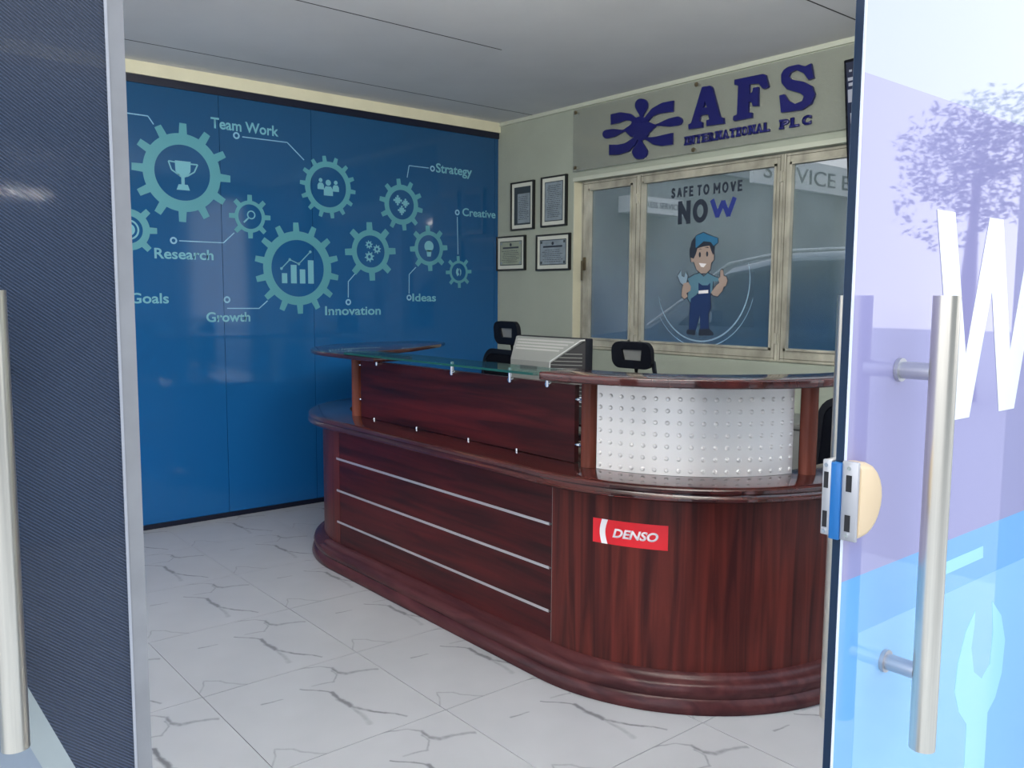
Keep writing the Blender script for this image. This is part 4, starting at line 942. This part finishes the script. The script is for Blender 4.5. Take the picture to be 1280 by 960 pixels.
for xa, xb in ((4.5295, 4.5365), (GX + .008, GX + .0165)):
    for za, zb in ((LZ0 + .012, LZ0 + .036), (LZ1 - .042, LZ1 - .018)): box('bolt_slot', (xa, -3.0100, za), (xb, -3.0092, zb), 'dark_slot', lk)
    for z in (LZ0 + .006, LZ1 - .008): tube('screw', ((xa + xb) / 2, -3.0112, z), ((xa + xb) / 2, -3.009, z), .0030, 'chrome', lk, n=12)

dl = thing('glass_door', 'left glass door with dark perforated film and pale lower corner', 'door', (3.70, -4.2, 0))
# leaf plane: origin at the foot below the pull handle, u along the leaf towards its free edge, n towards the street
LO = Vector((3.741, -3.92, 0)); LU = Vector((.1560, .9878, 0)); LN = Vector((.9878, -.1560, 0)); LV = Vector((0, 0, 1)); SE = .170
def leaf(name, pts, lo, hi, m): return prism(name, pts, LO + LN * lo, LU, LV, LN * (hi - lo), m, dl)
leaf('glass_leaf', [(-.76, .012), (SE - .012, .012), (SE - .012, 2.22), (-.76, 2.22)], -.012, -.0005, 'glass_clear')
sl = lambda s: .797 - 2.49 * s
leaf('perforated_film', [(-.565, 2.22), (-.565, sl(-.565)), (SE - .014, sl(SE - .014)), (SE - .014, 2.22)], -.0004, .0004, 'film_dark')
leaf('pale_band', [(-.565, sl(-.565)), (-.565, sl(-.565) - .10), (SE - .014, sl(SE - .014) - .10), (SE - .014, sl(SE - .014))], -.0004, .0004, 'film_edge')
leaf('frosted_film', [(-.76, 2.22), (-.76, .012), (SE - .014, .012), (SE - .014, sl(SE - .014) - .10), (-.565, sl(-.565) - .10), (-.565, 2.22)], -.0004, .0004, 'film_frost')  # pale translucent area below the slanted band and along the hinge side
leaf('edge_seal', [(SE - .016, .012), (SE + .009, .012), (SE + .009, 2.22), (SE - .016, 2.22)], -.016, .004, 'seal')
leaf('seal_lip', [(SE - .0175, .012), (SE - .0135, .012), (SE - .0135, 2.22), (SE - .0175, 2.22)], -.017, .0055, 'seal_lip')
def on_leaf(s, z, o_): return LO + LU * s + LN * o_ + Vector((0, 0, z))
b_ = bmesh.new(); add_tube(b_, on_leaf(-.012, .718, .067), on_leaf(-.012, 1.384, .067), .0190, n=32); h_ = bm_obj('pull_handle', b_, 'steel', dl, True)
for z in (1.270, .835):
    s_ = bmesh.new(); add_tube(s_, on_leaf(-.012, z, .0005), on_leaf(-.012, z, .052), .0115, n=18); add_tube(s_, on_leaf(-.012, z, .0005), on_leaf(-.012, z, .006), .0165, n=20); bm_obj('stud', s_, 'chrome', h_, True)

# ================================================================== OUTSIDE
pv = bmesh.new(); add_prism(pv, [(3.66, -4.70), (4.62, -2.0), (4.73, -1.98), (4.73, .3), (6.8, .3), (6.8, -6.2), (-.5, -6.2), (-.5, -4.83), (3.66, -4.83)], (0, 0, -.05), (1, 0, 0), (0, 1, 0), (0, 0, .036)); struct(bm_obj('paving', pv, 'stone'))
struct(box('ground', (-40, -40, -.35), (40, 40, -.10), 'asphalt'))
def tree_mesh(seed, R=1.9, n=2600):
    r = random.Random(seed); bm = bmesh.new(); blobs = [(Vector((r.uniform(-1, 1), r.uniform(-1, 1), r.uniform(-.6, .8))) * R * .55, r.uniform(.45, .75) * R) for _ in range(9)]
    for _ in range(n):
        c, rad = r.choice(blobs); d = Vector((r.gauss(0, 1), r.gauss(0, 1), r.gauss(0, 1))).normalized(); p = c + d * rad * r.uniform(.75, 1.05)
        a = Vector((r.gauss(0, 1), r.gauss(0, 1), r.gauss(0, 1))).normalized(); b = a.orthogonal().normalized(); s = r.uniform(.06, .13)
        bm.faces.new([bm.verts.new(p + a * s), bm.verts.new(p + b * s * .5), bm.verts.new(p - a * s), bm.verts.new(p - b * s * .5)])
    me = bpy.data.meshes.new('crown'); bm.to_mesh(me); bm.free(); me.materials.append(M['leaf']); return me
crowns = [tree_mesh(3), tree_mesh(9)]
def tree(label, x, y, z, s, k):
    t = thing('broadleaf_tree', label, 'tree', (0, 0, 0))
    o = bpy.data.objects.new('crown', crowns[k]); C.objects.link(o); o.parent = t; o.location = (0, 0, z); o.scale = (s, s, s); o['kind'] = 'stuff'
    b_ = bmesh.new(); add_path(b_, [(0, 0, .0), (.06, .03, z * .5), (0, 0, z)], [.16, .12, .07], 10); tr_ = bm_obj('trunk', b_, 'bark', t, True); t.location = (x, y, -.1); return t
tree('tree mirrored in the right door', 9.3, 9.0, 3.3, .58, 0)
tree('low bushy tree left of the one mirrored in the door', 8.4, 12.6, 1.9, .36, 1)
tree('lower tree further out beyond the side window', 13.5, 6.0, 2.6, 1.0, 1)
tree('tree beyond the back windows to the right', 5.2, 11.5, 4.6, 1.3, 1)
tree('tree beyond the back windows to the left', -.2, 13.0, 4.2, 1.1, 0)
bl = thing('shop_building', 'grey building across the yard outside the side window', 'building', (15.5, -2, -.1))
box('wall', (14, -8, -.1), (18, 2.5, 3.4), 'render', bl); box('roof', (13.6, -8.4, 3.4), (18.4, 2.9, 3.7), 'roof_metal', bl)
for y in (-6, -3.4, -.8): box('window', (13.95, y, .9), (14.0, y + 1.3, 2.3), 'car_glass', bl)
wk = thing('workshop_building', 'pale workshop with sign boards behind the back windows', 'building', (-5.0, 9, -.1))
box('wall', (-9, 4.2, -.1), (-3.2, 16, 3.3), 'render', wk); box('roof', (-9.3, 4.0, 3.3), (-3.1, 16.3, 3.5), 'roof_metal', wk)
sb1 = thing('sign_board', 'white EXPRESS SERVICE board seen through the middle window', 'sign', (-3.1, 5.3, 2.57))
box('board', (-3.199, 4.72, 2.575), (-2.935, 5.80, 2.80), 'car_white', sb1)
text('lettering', 'EXPRESS SERVICE', (-2.934, 0, 0), (0, 1, 0), (0, 0, 1), (1, 0, 0), 4.80, 5.72, 2.65, 2.73, 'mount_dark', sb1, depth=.004)
sb2 = thing('sign_board', 'high SERVICE EXPRESS banner on posts behind the right window', 'sign', (.46, 4.6, -.1))
box('board', (.44, 2.6, 2.44), (.485, 6.4, 2.72), 'car_white', sb2)
text('lettering', 'SERVICE EXPRESS', (.4855, 0, 0), (0, 1, 0), (0, 0, 1), (1, 0, 0), 2.75, 5.4, 2.50, 2.64, 'mount_dark', sb2, depth=.004)
for y in (5.2, 6.3): tube('post', (.46, y, -.1), (.46, y, 2.44), .04, 'roof_metal', sb2)
# parked car beyond the windows
car = thing('parked_car', 'dark grey car with bright roof line parked behind the back windows', 'car', (1.6, 2.4, -.1))
prof = [(-.75, .30), (-.78, .75), (-.62, 1.02), (.25, 1.14), (.62, 1.38), (1.05, 1.66), (1.6, 1.745), (2.6, 1.74), (3.3, 1.62), (3.75, 1.15), (3.85, .75), (3.8, .30)]
bm = bmesh.new(); rows = []
for y, k in ((1.50, .0), (1.54, .5), (1.70, 1.), (2.35, 1.04), (3.0, 1.), (3.16, .5), (3.20, .0)):
    rows.append([bm.verts.new((x, y, z if z < .8 else (z - (1 - k) * max(0, z - 1.0) * .12))) for x, z in prof])
for a, b in zip(rows, rows[1:]):
    for j in range(len(prof)): bm.faces.new([a[j], a[(j + 1) % len(prof)], b[(j + 1) % len(prof)], b[j]])
bm.faces.new(rows[0]); bm.faces.new(rows[-1][::-1]); bm_obj('body', bm, 'car_paint', car, True)
prism('side_window', [(.55, 1.16), (1.10, 1.57), (1.95, 1.64), (1.95, 1.16)], (0, 1.497, 0), AU, AV, (0, .01, 0), 'car_glass', car)
prism('side_window', [(2.03, 1.16), (2.03, 1.64), (2.9, 1.60), (3.35, 1.16)], (0, 1.497, 0), AU, AV, (0, .01, 0), 'car_glass', car)
rl = bmesh.new(); add_path(rl, [(.22, 1.50, 1.15), (.62, 1.50, 1.385), (1.05, 1.50, 1.655), (1.6, 1.50, 1.735), (2.6, 1.50, 1.73), (3.3, 1.5, 1.61)], .014, 8); bm_obj('roof_line', rl, 'car_white', car, True)  # white bar paints the bright reflection along the roof edge
box('side_mirror', (.78, 1.36, 1.18), (.92, 1.49, 1.29), 'car_white', car, bev=.03)
for x in (.0, 3.0):
    b_ = bmesh.new(); add_tube(b_, (x, 1.485, .22), (x, 1.70, .22), .32, n=28); wh = bm_obj('wheel', b_, 'rubber', car, True); tube('hub_cap', (x, 1.475, .22), (x, 1.486, .22), .19, 'alu', wh)
box('headlamp', (-.755, 1.52, .78), (-.60, 1.72, .92), 'car_white', car, bev=.02)
